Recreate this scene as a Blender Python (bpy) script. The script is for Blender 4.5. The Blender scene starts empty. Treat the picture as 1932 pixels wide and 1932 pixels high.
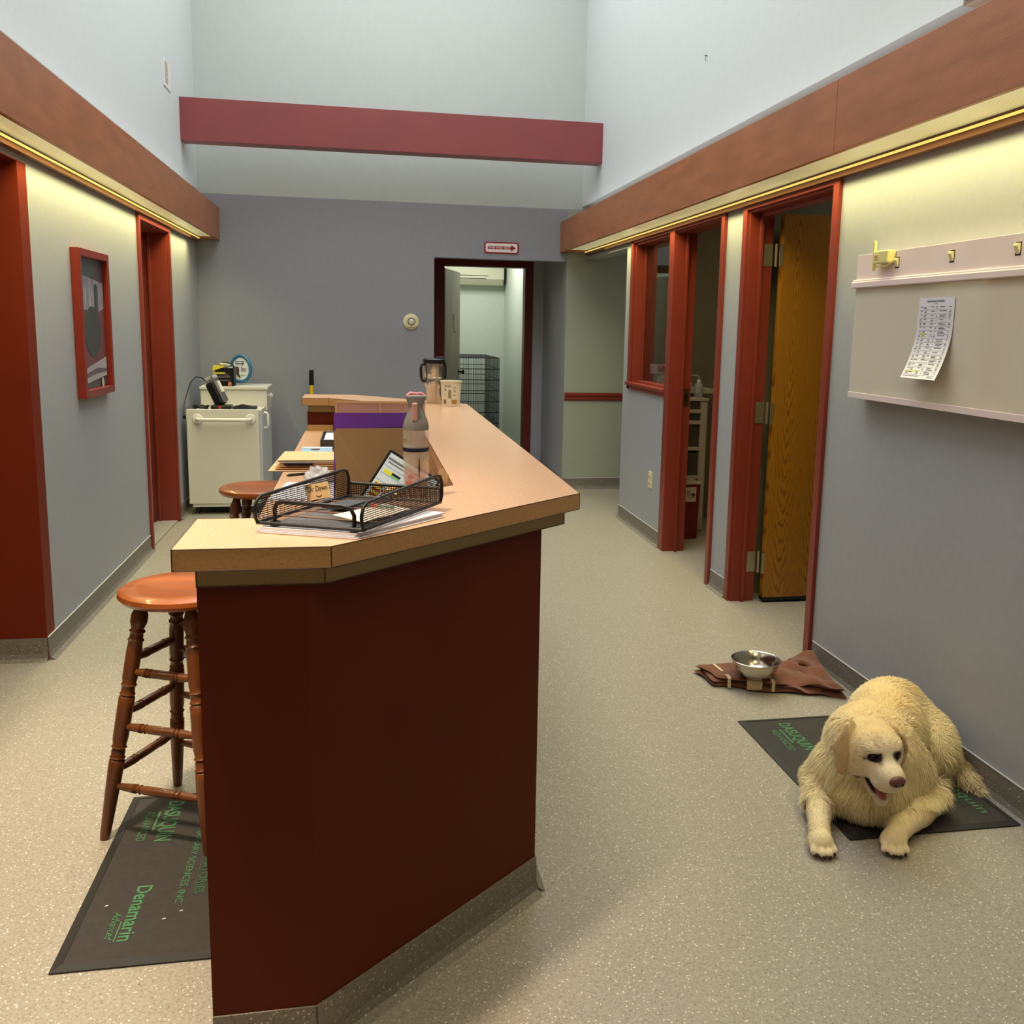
import bpy, bmesh, math, random
import numpy as np
from mathutils import Vector, Matrix
random.seed(4); rng=np.random.default_rng(4)
SC=bpy.context.scene; COL=SC.collection
def lin(c):
    return tuple((v/255/12.92) if v/255<=.04045 else ((v/255+.055)/1.055)**2.4 for v in c)
MATS={}
def mat(name,c,rough=.5,metal=0,var=0,scale=8,stretch=(1,1,1),bump=0,bscale=None,spec=.5,emit=0,alpha=1,trans=0,coat=0,c2=None,sheen=0,ior=1.45):
    """principled material with optional procedural colour variation"""
    if name in MATS: return MATS[name]
    m=bpy.data.materials.new(name); m.use_nodes=True; nt=m.node_tree; N=nt.nodes; L=nt.links
    b=N['Principled BSDF']; col=(*lin(c),1)
    b.inputs['Base Color'].default_value=col; b.inputs['Roughness'].default_value=rough; b.inputs['Metallic'].default_value=metal
    b.inputs['Specular IOR Level'].default_value=spec; b.inputs['Coat Weight'].default_value=coat; b.inputs['IOR'].default_value=ior
    b.inputs['Sheen Weight'].default_value=sheen; b.inputs['Transmission Weight'].default_value=trans; b.inputs['Alpha'].default_value=alpha
    if emit: b.inputs['Emission Color'].default_value=col; b.inputs['Emission Strength'].default_value=emit
    tc=N.new('ShaderNodeTexCoord'); mp=N.new('ShaderNodeMapping'); mp.inputs['Scale'].default_value=stretch
    L.new(tc.outputs['Object'],mp.inputs['Vector'])
    if var or c2:
        n=N.new('ShaderNodeTexNoise'); n.inputs['Scale'].default_value=scale; n.inputs['Detail'].default_value=4
        L.new(mp.outputs[0],n.inputs['Vector'])
        r=N.new('ShaderNodeValToRGB'); r.color_ramp.elements[0].position=.3; r.color_ramp.elements[1].position=.7
        if c2: ca,cb=lin(c),lin(c2)
        else:
            l=lin(c); ca=tuple(v*(1-var) for v in l); cb=tuple(min(1,v*(1+var)) for v in l)
        r.color_ramp.elements[0].color=(*ca,1); r.color_ramp.elements[1].color=(*cb,1)
        L.new(n.outputs['Fac'],r.inputs['Fac']); L.new(r.outputs[0],b.inputs['Base Color'])
        if emit: L.new(r.outputs[0],b.inputs['Emission Color'])
    if bump:
        n2=N.new('ShaderNodeTexNoise'); n2.inputs['Scale'].default_value=bscale or scale*4; n2.inputs['Detail'].default_value=3
        L.new(mp.outputs[0],n2.inputs['Vector'])
        bp=N.new('ShaderNodeBump'); bp.inputs['Strength'].default_value=bump; bp.inputs['Distance'].default_value=.004
        L.new(n2.outputs['Fac'],bp.inputs['Height']); L.new(bp.outputs[0],b.inputs['Normal'])
    MATS[name]=m; return m
def speckle(name,base,light,dark,scale,fl,fd,rough,bumpy=0,base2=None):
    m=bpy.data.materials.new(name); m.use_nodes=True; nt=m.node_tree; N=nt.nodes; L=nt.links; b=N['Principled BSDF']
    b.inputs['Roughness'].default_value=rough
    tc=N.new('ShaderNodeTexCoord')
    n=N.new('ShaderNodeTexNoise'); n.inputs['Scale'].default_value=scale*.55; n.inputs['Detail'].default_value=3; L.new(tc.outputs['Object'],n.inputs['Vector'])
    r=N.new('ShaderNodeValToRGB'); r.color_ramp.elements[0].position=.35; r.color_ramp.elements[1].position=.65
    lb=lin(base); l2=lin(base2) if base2 else tuple(v*.8 for v in lb)
    r.color_ramp.elements[0].color=(*l2,1); r.color_ramp.elements[1].color=(*lb,1); L.new(n.outputs['Fac'],r.inputs['Fac'])
    prev=r.outputs[0]
    for k,(c,fr,sc) in enumerate(((dark,fd,scale*1.15),(light,fl,scale*.8))):
        v=N.new('ShaderNodeTexVoronoi'); v.inputs['Scale'].default_value=sc; L.new(tc.outputs['Object'],v.inputs['Vector'])
        s=N.new('ShaderNodeSeparateColor'); L.new(v.outputs['Color'],s.inputs[0])
        a=N.new('ShaderNodeMath'); a.operation='GREATER_THAN'; a.inputs[1].default_value=1-fr; L.new(s.outputs[k],a.inputs[0])
        d=N.new('ShaderNodeMath'); d.operation='LESS_THAN'; d.inputs[1].default_value=.42; L.new(v.outputs['Distance'],d.inputs[0])
        mu=N.new('ShaderNodeMath'); mu.operation='MULTIPLY'; L.new(a.outputs[0],mu.inputs[0]); L.new(d.outputs[0],mu.inputs[1])
        mx=N.new('ShaderNodeMix'); mx.data_type='RGBA'; L.new(mu.outputs[0],mx.inputs[0]); L.new(prev,mx.inputs[6]); mx.inputs[7].default_value=(*lin(c),1)
        prev=mx.outputs[2]
    L.new(prev,b.inputs['Base Color'])
    if bumpy:
        bp=N.new('ShaderNodeBump'); bp.inputs['Strength'].default_value=bumpy; bp.inputs['Distance'].default_value=.002
        L.new(n.outputs['Fac'],bp.inputs['Height']); L.new(bp.outputs[0],b.inputs['Normal'])
    MATS[name]=m; return m
# ---------- mesh builder ----------
class MB:
    def __init__(s): s.v=[]; s.f=[]
    def add(s,vs,fs):
        o=len(s.v); s.v+= [tuple(v) for v in vs]; s.f+=[tuple(i+o for i in f) for f in fs]; return s
    def box(s,x0,x1,y0,y1,z0,z1):
        return s.add([(x,y,z) for z in (z0,z1) for y in (y0,y1) for x in (x0,x1)],[(0,2,3,1),(4,5,7,6),(0,1,5,4),(2,6,7,3),(0,4,6,2),(1,3,7,5)])
    def obox(s,c,ax,ay,az,dx,dy,dz):
        c,ax,ay,az=map(Vector,(c,ax,ay,az)); ax.normalize();ay.normalize();az.normalize()
        vs=[c+ax*(i*dx/2)+ay*(j*dy/2)+az*(k*dz/2) for k in (-1,1) for j in (-1,1) for i in (-1,1)]
        return s.add(vs,[(0,2,3,1),(4,5,7,6),(0,1,5,4),(2,6,7,3),(0,4,6,2),(1,3,7,5)])
    def prism(s,poly,z0,z1):
        n=len(poly); vs=[(x,y,z0) for x,y in poly]+[(x,y,z1) for x,y in poly]
        return s.add(vs,[tuple(range(n-1,-1,-1)),tuple(range(n,2*n))]+[(i,(i+1)%n,n+(i+1)%n,n+i) for i in range(n)])
    def extr(s,poly3,d):
        n=len(poly3); d=Vector(d); vs=[Vector(p) for p in poly3]; vs+= [v+d for v in vs]
        return s.add(vs,[tuple(range(n-1,-1,-1)),tuple(range(n,2*n))]+[(i,(i+1)%n,n+(i+1)%n,n+i) for i in range(n)])
    def tube(s,pts,r,seg=8,closed=False,rb=None):
        pts=[Vector(p) for p in pts]; n=len(pts); rs=r if isinstance(r,(list,tuple)) else [r]*n
        up=Vector((0,0,1)); prev=None; o=len(s.v)
        for i,p in enumerate(pts):
            if closed: t=pts[(i+1)%n]-pts[i-1]
            else: t=pts[min(i+1,n-1)]-pts[max(i-1,0)]
            t.normalize()
            if prev is None:
                a=up if abs(t.dot(up))<.9 else Vector((1,0,0)); u=t.cross(a).normalized()
            else: u=(prev-t*prev.dot(t)).normalized()
            w=t.cross(u); prev=u
            for k in range(seg):
                an=2*math.pi*k/seg; s.v.append(tuple(p+(u*math.cos(an)+w*math.sin(an))*rs[i]))
        m=n if closed else n-1
        for i in range(m):
            for k in range(seg):
                a=o+i*seg+k; b=o+i*seg+(k+1)%seg; c=o+((i+1)%n)*seg+(k+1)%seg; d=o+((i+1)%n)*seg+k; s.f.append((a,b,c,d))
        if not closed:
            s.f.append(tuple(o+k for k in range(seg-1,-1,-1))); s.f.append(tuple(o+(n-1)*seg+k for k in range(seg)))
        return s
    def lathe(s,prof,c=(0,0,0),seg=24,axis=None,sx=1,sy=1,cap=True):
        """prof list of (r,z); axis optional direction"""
        o=len(s.v); c=Vector(c)
        if axis is None: X,Y,Z=Vector((1,0,0)),Vector((0,1,0)),Vector((0,0,1))
        else:
            Z=Vector(axis).normalized(); a=Vector((0,0,1)) if abs(Z.z)<.9 else Vector((1,0,0)); X=Z.cross(a).normalized(); Y=Z.cross(X)
        for r,z in prof:
            for k in range(seg):
                an=2*math.pi*k/seg; s.v.append(tuple(c+X*(r*sx*math.cos(an))+Y*(r*sy*math.sin(an))+Z*z))
        for i in range(len(prof)-1):
            for k in range(seg):
                s.f.append((o+i*seg+k,o+i*seg+(k+1)%seg,o+(i+1)*seg+(k+1)%seg,o+(i+1)*seg+k))
        if cap:
            s.f.append(tuple(o+k for k in range(seg-1,-1,-1))); s.f.append(tuple(o+(len(prof)-1)*seg+k for k in range(seg)))
        return s
    def grid(s,P):
        """P 2D list of points"""
        o=len(s.v); h=len(P); w=len(P[0])
        for row in P: s.v+= [tuple(p) for p in row]
        for i in range(h-1):
            for j in range(w-1): s.f.append((o+i*w+j,o+i*w+j+1,o+(i+1)*w+j+1,o+(i+1)*w+j))
        return s
    def build(s,name,m,parent=None,smooth=False,bevel=0,solid=0,sub=0,seg=2,origin=None):
        me=bpy.data.meshes.new(name); V=np.array(s.v,dtype=float)
        if parent is not None: off=Vector(WLOC[parent.name])
        elif origin is not None: off=Vector(origin)
        else: off=Vector(((V[:,0].min()+V[:,0].max())/2,(V[:,1].min()+V[:,1].max())/2,V[:,2].min()))
        me.from_pydata([tuple(v) for v in (V-np.array(off))],[],s.f); me.update()
        bm=bmesh.new(); bm.from_mesh(me); bmesh.ops.recalc_face_normals(bm,faces=bm.faces); bm.to_mesh(me); bm.free()
        if smooth:
            me.polygons.foreach_set('use_smooth',[True]*len(me.polygons))
        me.materials.append(m); o=bpy.data.objects.new(name,me); COL.objects.link(o)
        if parent is not None: o.parent=parent; WLOC[o.name]=tuple(off)
        else: o.location=off; WLOC[o.name]=tuple(off)
        if solid:
            md=o.modifiers.new('solid','SOLIDIFY'); md.thickness=solid; md.offset=0
        if bevel:
            md=o.modifiers.new('bevel','BEVEL'); md.width=bevel; md.segments=seg; md.limit_method='ANGLE'; md.angle_limit=math.radians(40)
        if sub:
            md=o.modifiers.new('sub','SUBSURF'); md.levels=sub; md.render_levels=sub
        if smooth and not sub:
            try:
                import bpy as _b
                me.set_sharp_from_angle(angle=math.radians(45))
            except Exception: pass
        return o
WLOC={}
def tag(o,label=None,cat=None,group=None,kind=None):
    if label: o['label']=label
    if cat: o['category']=cat
    if group: o['group']=group
    if kind: o['kind']=kind
    return o
def thing(name,loc,label,cat,group=None,kind=None):
    o=bpy.data.objects.new(name,None); COL.objects.link(o); o.location=loc; o.empty_display_size=.05; WLOC[o.name]=tuple(loc)
    return tag(o,label,cat,group,kind)
def struct(o): o['kind']='structure'; return o
def text(name,s,m,start,d,u,height,parent=None,width=None,shear=0,ext=.0004,bold=0,align='LEFT'):
    """flat lettering: start = baseline start, d = reading direction, u = up direction"""
    c=bpy.data.curves.new(name,'FONT'); c.body=s; c.size=1; c.extrude=0; c.shear=shear; c.offset=bold; c.align_x=align
    t=bpy.data.objects.new(name,c); COL.objects.link(t)
    dg=bpy.context.evaluated_depsgraph_get(); me=bpy.data.meshes.new_from_object(t.evaluated_get(dg)); bpy.data.objects.remove(t); bpy.data.curves.remove(c)
    V=np.array([v.co[:] for v in me.vertices]); F=[tuple(p.vertices) for p in me.polygons]; bpy.data.meshes.remove(me)
    h=.70; sy=height/h; w=V[:,0].max()-V[:,0].min(); sx=(width/w) if width else sy
    d=np.array(Vector(d).normalized()); u=np.array(Vector(u).normalized()); n=np.cross(d,u)
    x0=V[:,0].min() if align=='LEFT' else 0
    P=np.array(start)+np.outer((V[:,0]-x0)*sx,d)+np.outer(V[:,1]*sy,u)+n*ext
    b=MB(); b.add([tuple(p) for p in P],F)
    return b.build(name,m,parent)
def copy_tree(o,parent=None):
    c=o.copy(); COL.objects.link(c); c.parent=parent
    for ch in list(o.children): copy_tree(ch,c)
    return c
def arc(c,r,a0,a1,n,ex,ey):
    c,ex,ey=Vector(c),Vector(ex),Vector(ey)
    return [c+ex*(r*math.cos(a0+(a1-a0)*i/n))+ey*(r*math.sin(a0+(a1-a0)*i/n)) for i in range(n+1)]

# ---------- camera (solved from the room's vanishing points) ----------
P_,YW,RL=-.1598,.1897,.0212
f=Vector((math.sin(YW)*math.cos(P_),math.cos(YW)*math.cos(P_),math.sin(P_)))
r0=Vector((math.cos(YW),-math.sin(YW),0)); u0=r0.cross(f)
r=r0*math.cos(RL)+u0*math.sin(RL); u=-r0*math.sin(RL)+u0*math.cos(RL)
cam=bpy.data.cameras.new('camera'); co=bpy.data.objects.new('camera',cam); COL.objects.link(co)
M=Matrix((r,u,-f)).transposed().to_4x4(); M.translation=(0,0,1.45); co.matrix_world=M
cam.sensor_width=36; cam.lens=1782.8/1932*36; cam.shift_x=-(1025.2-966)/1932; cam.shift_y=(906.2-966)/1932; cam.clip_start=.05
SC.camera=co
SC.view_settings.view_transform='Standard'; SC.view_settings.look='None'; SC.view_settings.exposure=0; SC.view_settings.gamma=1
SC.cycles.use_denoising=True; SC.cycles.max_bounces=8; SC.cycles.sample_clamp_indirect=6
# ================= THE ROOM =================
XL,XR,YF=-1.337,1.955,8.33
wallb=mat('wall paint blue grey',(164,166,171),.55,var=.03,scale=30,bump=.05,bscale=160)
wallw=mat('wall paint pale',(203,208,207),.6,var=.02,scale=25,bump=.05,bscale=160)
wallg=mat('wall paint sage',(158,162,150),.6,var=.02,scale=25,bump=.05,bscale=160)
walld=mat('exam room paint',(128,120,98),.7,var=.03,scale=20)
redwall=mat('red brown paint',(112,34,8),.55,spec=.25,var=.05,scale=6,bump=.08,bscale=120)
redtrim=mat('red trim paint',(130,51,37),.38,var=.07,scale=5,bump=.06,bscale=60)
bodyred=mat('counter red laminate',(88,31,9),.6,spec=.2,var=.05,scale=5)
beamwood=mat('stained plywood fascia',(158,98,60),.42,var=.16,scale=3.2,stretch=(1,1.2,6),bump=.1,bscale=40)
maroon=mat('maroon beam paint',(130,60,60),.45,var=.05,scale=4)
cream=mat('cream plastic',(225,215,170),.4,var=.02)
white=mat('white plastic',(225,222,212),.4,var=.02)
steel=mat('brushed steel',(190,185,175),.28,metal=1,var=.05,scale=60,stretch=(1,1,.1))
black=mat('black plastic',(16,15,16),.4,var=.1)
floor_m=speckle('speckled sheet vinyl',(170,162,148),(226,218,200),(116,107,94),240,.08,.12,.36,.1,(150,143,130))
cove_m=speckle('cove base vinyl',(128,122,112),(190,184,170),(84,78,72),260,.07,.14,.5,.1,(112,106,98))
lam=speckle('tan laminate',(228,182,144),(240,202,166),(200,150,112),420,.10,.16,.26,0,(222,174,134))
lam2=speckle('tan laminate edge',(186,144,92),(200,160,110),(150,110,66),420,.08,.2,.38,0,(176,134,84))
seam=mat('dark laminate seam',(48,20,12),.5)

# floor and far slabs
MB().box(-3.2,4.3,-3,12.4,-.1,0).build('floor',floor_m)['kind']='structure'
# left lower wall with openings
b=MB()
b.box(XL-.13,XL,4.2,6.25,0,2.5); b.box(XL-.13,XL,7.14,YF,0,2.5); b.box(XL-.13,XL,6.25,7.14,2.055,2.5)
b.box(XL-.13,XL,1.0,4.2,2.062,2.5); b.box(XL-.13,XL,-3,1.0,0,2.5)
struct(b.build('wall_left',wallb))
struct(MB().box(XL-.11,-1.31,-3,YF,2.5,5).build('wall_upper_left',wallw))
# right lower wall
b=MB(); x1=XR+.13
for y0,y1,z0,z1 in ((-3,3.79,0,2.5),(3.79,4.72,2.075,2.5),(4.72,5.06,0,2.5),(5.06,5.89,2.075,2.5),(5.89,5.95,0,1.06),(5.95,6.82,0,1.06),(5.95,6.82,2.075,2.5),(5.89,5.95,2.075,2.5),(6.82,7.03,0,2.5),(7.03,YF,2.056,2.5)):
    b.box(XR,x1,y0,y1,z0,z1)
struct(b.build('wall_right',wallb))
struct(MB().box(1.896,2.1,-3,2.995,2.5,5).box(1.896,2.1,2.995,YF,2.5,5).build('wall_upper_right',wallw))
# far wall, lower paint to 2.475 and pale above
b=MB(); b.box(-1.5,.606,YF,YF+.13,0,2.475); b.box(.606,1.77,YF,YF+.13,2.03,2.475)
struct(b.build('wall_far',mat('far wall paint',(144,145,150),.6,var=.03,scale=30,bump=.05,bscale=160)))
struct(MB().box(-1.5,2.1,YF,YF+.13,2.475,5).build('wall_upper_far',mat('upper far paint',(182,187,181),.6,var=.02,scale=25,bump=.05,bscale=160)))
struct(MB().box(1.77,4.2,YF,YF+.13,0,2.474).build('wall_alcove_back',wallg))
struct(MB().box(1.786,1.9,YF+.13,9.6,0,2.5).build('wall_recess_right',wallb))
struct(MB().box(.45,.606,YF+.13,9.5,0,2.5).build('wall_recess_left',wallb))
b=MB(); b.box(.45,.74,9.5,9.62,0,2.5); b.box(1.62,1.9,9.5,9.62,0,2.5); b.box(.74,1.62,9.5,9.62,2.08,2.5)
struct(b.build('wall_recess_back',wallb))
# far room
fr=mat('far room paint',(206,212,200),.6,var=.02,scale=20)
struct(MB().box(.2,2.2,12,12.1,0,2.6).build('wall_far_room_back',fr))
struct(MB().box(1.755,1.9,9.62,12,0,2.6).build('wall_far_room_right',fr))
struct(MB().box(.2,.3,9.62,12,0,2.6).build('wall_far_room_left',fr))
# right-hand rooms
b=MB(); b.box(2.085,4.2,6.93,7.03,0,2.5); b.box(4.1,4.2,3.0,6.93,0,2.5); b.box(2.085,4.1,4.84,4.94,0,2.5); b.box(2.085,4.2,2.9,3.0,0,2.5)
struct(b.build('wall_exam_rooms',walld))
struct(MB().box(4.1,4.2,7.03,YF,0,2.5).build('wall_alcove_right',wallg))
# left-hand rooms
struct(MB().box(-3.2,XL+.001,4.196,4.3,0,2.062).box(-3.2,XL-.131,4.2,4.3,2.062,2.5).build('wall_left_return',redwall))
struct(MB().box(-3.2,-3.1,-3,4.2,0,2.5).box(-3.2,XL-.13,-3,-2.9,0,2.5).build('wall_left_side_room',wallb))
b=MB(); b.box(-2.4,-2.3,4.3,YF,0,2.5)
struct(b.build('wall_left_office',wallg))
struct(MB().box(-3.2,2.1,-3.1,-3,0,5).build('wall_back',mat('dim back wall',(90,84,80),.8,var=.03)))
# ceilings
ceil=mat('ceiling paint',(225,225,220),.8,var=.02)
struct(MB().box(-1.5,2.15,-3.1,YF+.13,5,5.1).build('ceiling',ceil))
struct(MB().box(-3.3,XL-.13,-3,YF,2.5,2.6).box(2.1,4.3,2.9,YF+.1,2.5,2.6).box(.2,2.2,YF+.13,12.1,2.5,2.7).build('ceiling_side_rooms',ceil))
# baseboards (cove base 100 mm)
def cove(name,segs):
    b=MB()
    for (xa,ya,xb,yb,nx,ny) in segs:
        prof=[(0,.1),(.004,.1),(.006,.03),(.012,.012),(.03,0),(0,0)]
        A=[(xa+nx*p,ya+ny*p,z) for p,z in prof]; b.extr(A,(xb-xa,yb-ya,0))
    return struct(b.build(name,cove_m))
cove('baseboard_left',[(XL,4.2,XL,6.21,1,0),(XL,7.18,XL,YF,1,0)])
cove('baseboard_left_return',[(-3.1,4.2,XL,4.2,0,-1)])
cove('baseboard_right',[(XR,-3,XR,3.74,-1,0),(XR,4.77,XR,5.015,-1,0),(XR,5.97,XR,7.03,-1,0)])
cove('baseboard_far',[(XL,YF,.606,YF,0,-1)])
cove('baseboard_alcove',[(1.77,YF,4.1,YF,0,-1),(1.786,YF+.13,1.786,9.5,-1,0)])
cove('baseboard_far_room',[(1.755,9.62,1.755,12,-1,0),(.3,12,1.755,12,0,-1)])
cove('baseboard_exam',[(2.085,6.93,4.1,6.93,0,-1)])
wl=mat('white caulk line',(205,205,200),.6)
b=MB(); b.box(XR-.006,XR-.001,-3,3.74,.1,.103).box(XR-.006,XR-.001,5.97,7.03,.1,.103).box(XR-.006,XR-.001,4.77,5.015,.1,.103).box(XL+.001,XL+.006,4.2,6.21,.1,.103).box(1.79,4.1,YF-.006,YF-.001,.1,.103)
struct(b.build('trim_1',wl))
# casings : door_n / window_n
def casing(mb,y0,y1,zt,w,x,sgn,z0=0,sill=False,depth=.13,th=.018):
    """casing round an opening y0..y1 (inner) on wall plane x, room side sgn, jamb lining through depth"""
    a,bx=sorted((x,x+sgn*th)); mb.box(a,bx,y0-w,y0,z0,zt+w); mb.box(a,bx,y1,y1+w,z0,zt+w); mb.box(a,bx,y0,y1,zt,zt+w)
    c,d=sorted((x+sgn*.002,x-sgn*depth)); mb.box(c,d,y0-.012,y0+.012,z0,zt); mb.box(c,d,y1-.012,y1+.012,z0,zt); mb.box(c,d,y0,y1,zt-.012,zt+.012)
def dthing(n,loc): 
    t=thing(n,loc,None,None); t['kind']='structure'; return t
# door_5 : near right, oak leaf swung in
t=dthing('door_1',(XR,4.25,0)); m=MB(); casing(m,3.80,4.715,2.065,.05,XR,-1)
m.box(XR+.05,XR+.066,4.68,4.704,0,2.05).box(XR+.05,XR+.066,3.812,3.836,0,2.05).box(XR+.05,XR+.066,3.812,4.704,2.03,2.053)
m.build('door_frame',redtrim,t,bevel=.002)
def oak():
    m=bpy.data.materials.new('oak veneer'); m.use_nodes=True; N=m.node_tree.nodes; L=m.node_tree.links; b=N['Principled BSDF']; b.inputs['Roughness'].default_value=.33; b.inputs['Coat Weight'].default_value=.15
    tc=N.new('ShaderNodeTexCoord')
    sx=N.new('ShaderNodeSeparateXYZ'); L.new(tc.outputs['Object'],sx.inputs[0])
    # book-matched half sheets -> cathedral rings
    x=N.new('ShaderNodeMath'); x.operation='PINGPONG'; x.inputs[1].default_value=.17; L.new(sx.outputs[0],x.inputs[0])
    cb=N.new('ShaderNodeCombineXYZ'); L.new(x.outputs[0],cb.inputs[0]); L.new(sx.outputs[2],cb.inputs[2])
    mp=N.new('ShaderNodeMapping'); mp.inputs['Scale'].default_value=(6.0,1,.42); mp.inputs['Location'].default_value=(-.55,0,-.62); L.new(cb.outputs[0],mp.inputs['Vector'])
    w=N.new('ShaderNodeTexWave'); w.wave_type='RINGS'; w.rings_direction='Y'; w.inputs['Scale'].default_value=8.5; w.inputs['Distortion'].default_value=4.5; w.inputs['Detail'].default_value=3; w.inputs['Detail Scale'].default_value=1.4
    L.new(mp.outputs[0],w.inputs['Vector'])
    r=N.new('ShaderNodeValToRGB'); e=r.color_ramp.elements; e[0].position=.0; e[0].color=(*lin((134,84,18)),1); e[1].position=.34; e[1].color=(*lin((178,120,30)),1)
    L.new(w.outputs['Fac'],r.inputs['Fac'])
    n=N.new('ShaderNodeTexNoise'); n.inputs['Scale'].default_value=60; mp2=N.new('ShaderNodeMapping'); mp2.inputs['Scale'].default_value=(3,1,.06); L.new(tc.outputs['Object'],mp2.inputs['Vector']); L.new(mp2.outputs[0],n.inputs['Vector'])
    mx=N.new('ShaderNodeMix'); mx.data_type='RGBA'; mx.blend_type='MULTIPLY'; mx.inputs[0].default_value=.35; L.new(r.outputs[0],mx.inputs[6]); L.new(n.outputs['Color'],mx.inputs[7]); L.new(mx.outputs[2],b.inputs['Base Color'])
    return m
oakm=oak()
MB().box(2.118,2.97,4.655,4.70,.02,2.05).build('door_leaf',oakm,t,bevel=.002)
MB().box(2.118,2.97,4.654,4.70,.012,.03).build('door_sweep',black,t)
for z in (1.845,1.03,.22):
    h=MB().box(2.036,2.084,4.700,4.7035,z-.056,z+.056).tube([(2.098,4.690,z-.058),(2.098,4.690,z+.058)],.0075,10).box(2.1,2.118,4.652,4.656,z-.056,z+.056)
    for dz in (-.04,0,.04): h.lathe([(.0045,0),(.0045,.003)],(2.05+.012*(dz==0),4.7,z+dz),10,(0,-1,0))
    h.build('hinge',mat('zinc hinge',(200,190,160),.35,metal=.9,var=.05),t)
# door_2 : exam room door beside window
t=dthing('door_2',(XR,5.45,0)); m=MB()
m.box(XR-.018,XR,5.02,5.07,0,2.12).box(XR-.018,XR,5.07,5.875,2.07,2.12).box(XR+.002,XR+.135,5.058,5.078,0,2.07).box(XR,XR+.135,5.07,5.9,2.06,2.085)
m.box(XR-.018,XR+.135,5.872,5.965,0,2.12); m.box(XR+.06,XR+.075,5.845,5.872,0,2.06).box(XR+.06,XR+.075,5.078,5.1,0,2.06)
m.build('door_frame',redtrim,t,bevel=.002)
h=MB().box(2.044,2.078,5.869,5.873,.967,1.08); h.build('strike_plate',mat('brass plate',(96,70,40),.4,metal=.8),t)
MB().box(2.052,2.066,5.867,5.8705,1.0,1.045).build('latch_hole',black,t)
# door_2 leaf swung away inside the room
MB().box(2.12,2.94,5.02,5.06,.02,2.05).build('door_leaf',oakm,t)
# window_1
t=dthing('window_1',(XR,6.4,1.06)); m=MB()
m.box(XR-.018,XR,5.965,6.865,2.07,2.12).box(XR-.018,XR,6.81,6.865,1.017,2.12).box(XR,XR+.135,6.79,6.822,1.06,2.07).box(XR,XR+.135,5.965,6.81,2.055,2.085)
m.box(XR,XR+.135,5.965,5.99,1.06,2.07)
m.box(XR+.066,XR+.08,5.985,6.01,1.075,2.06).box(XR+.066,XR+.08,6.765,6.79,1.075,2.06)
m.build('window_frame',redtrim,t,bevel=.002)
MB().box(XR-.03,XR+.135,5.965,6.88,1.045,1.068).box(XR-.018,XR,5.965,6.865,1.017,1.045).box(XR+.03,XR+.135,5.965,6.8,1.068,1.082).build('window_sill',redtrim,t,bevel=.003)
glass=mat('window glass',(235,240,238),.0,spec=.5,trans=1,ior=1.45)
MB().box(2.03,2.036,5.965,6.8,1.07,2.065).build('window_pane',glass,t)
# door_3 : far red frame, recess shade put into its paint, with grey leaf opened inward
t=dthing('door_3',(1.19,9.5,0)); m=MB(); dr=mat('shaded red frame paint',(96,24,16),.4,var=.05)
m.box(.69,.79,9.482,9.5,0,2.11).box(1.595,1.675,9.482,9.5,0,2.11).box(.79,1.595,9.482,9.5,2.034,2.11).box(.74,.79,9.49,9.625,0,2.06).box(1.595,1.63,9.49,9.625,0,2.06).box(.79,1.595,9.49,9.625,2.034,2.06)
m.build('door_frame',dr,t,bevel=.002)
a=Vector((.812,9.64,0)); d=Vector((1.035-.812,10.40-9.64,0)).normalized(); n=Vector((d.y,-d.x,0))
MB().obox(a+d*.4-n*.02+Vector((0,0,1.02)),d,n,(0,0,1),.8,.04,2.0).build('door_leaf',mat('grey door laminate',(150,140,120),.5,var=.14,scale=3,stretch=(4,4,.6)),t,bevel=.002)
kp=a+d*.74+Vector((0,0,.96)); MB().lathe([(.022,0),(.022,.006),(.010,.01),(.010,.03),(.022,.038),(.026,.05),(.02,.062),(.001,.066)],kp,20,n).build('door_knob',mat('bronze knob',(50,36,26),.3,metal=.9),t,smooth=True)
MB().obox(a+d*.5+n*.002+Vector((0,0,1.5)),d,n,(0,0,1),.1,.004,.16).build('door_notice',mat('faded paper',(168,160,142),.6),t)
MB().obox(a+d*.5+n*.002+Vector((0,0,1.39)),d,n,(0,0,1),.09,.004,.01).build('door_tape',mat('dark tape',(90,78,62),.6),t)
# door_4 : left side cased opening
t=dthing('door_4',(XL,6.7,0)); m=MB()
m.box(XL,XL+.018,6.215,6.255,0,2.10).box(XL,XL+.018,7.13,7.172,0,2.10).box(XL,XL+.018,6.255,7.13,2.05,2.10)
m.box(XL-.2,XL,7.118,7.14,0,2.06).box(XL-.14,XL,6.25,6.262,0,2.06).box(XL-.2,XL,6.25,7.13,2.043,2.06).box(XL-.125,XL-.108,7.09,7.118,0,2.043)
m.build('door_frame',redtrim,t,bevel=.002)
pg=MB().box(XL-.5,XL-.2,7.118,7.13,0,2.06); pg.build('perforated_panel',mat('cream metal',(205,198,176),.5,var=.03),t)
hb=MB()
for k in range(20):
    hb.lathe([(.004,0),(.004,.002)],(XL-.215,7.117,.06+.1*k),8,(0,-1,0)); hb.lathe([(.003,0),(.003,.002)],(XL-.228,7.117,.11+.1*k),8,(0,-1,0))
hb.build('panel_hole',mat('dark hole',(70,66,60),.8),t)['kind']='stuff'
MB().box(XL-.14,XL+.0,6.26,7.12,0,.012).build('threshold',speckle('threshold vinyl',(170,165,150),(200,196,180),(130,124,112),200,.1,.1,.5),t)
# door_5 : wide left opening lining (red), thin edge
t=dthing('door_5',(XL,4.2,0)); MB().box(XL-.13,XL+.0015,1.0,4.2,2.058,2.062).build('opening_lining',redwall,t)
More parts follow.
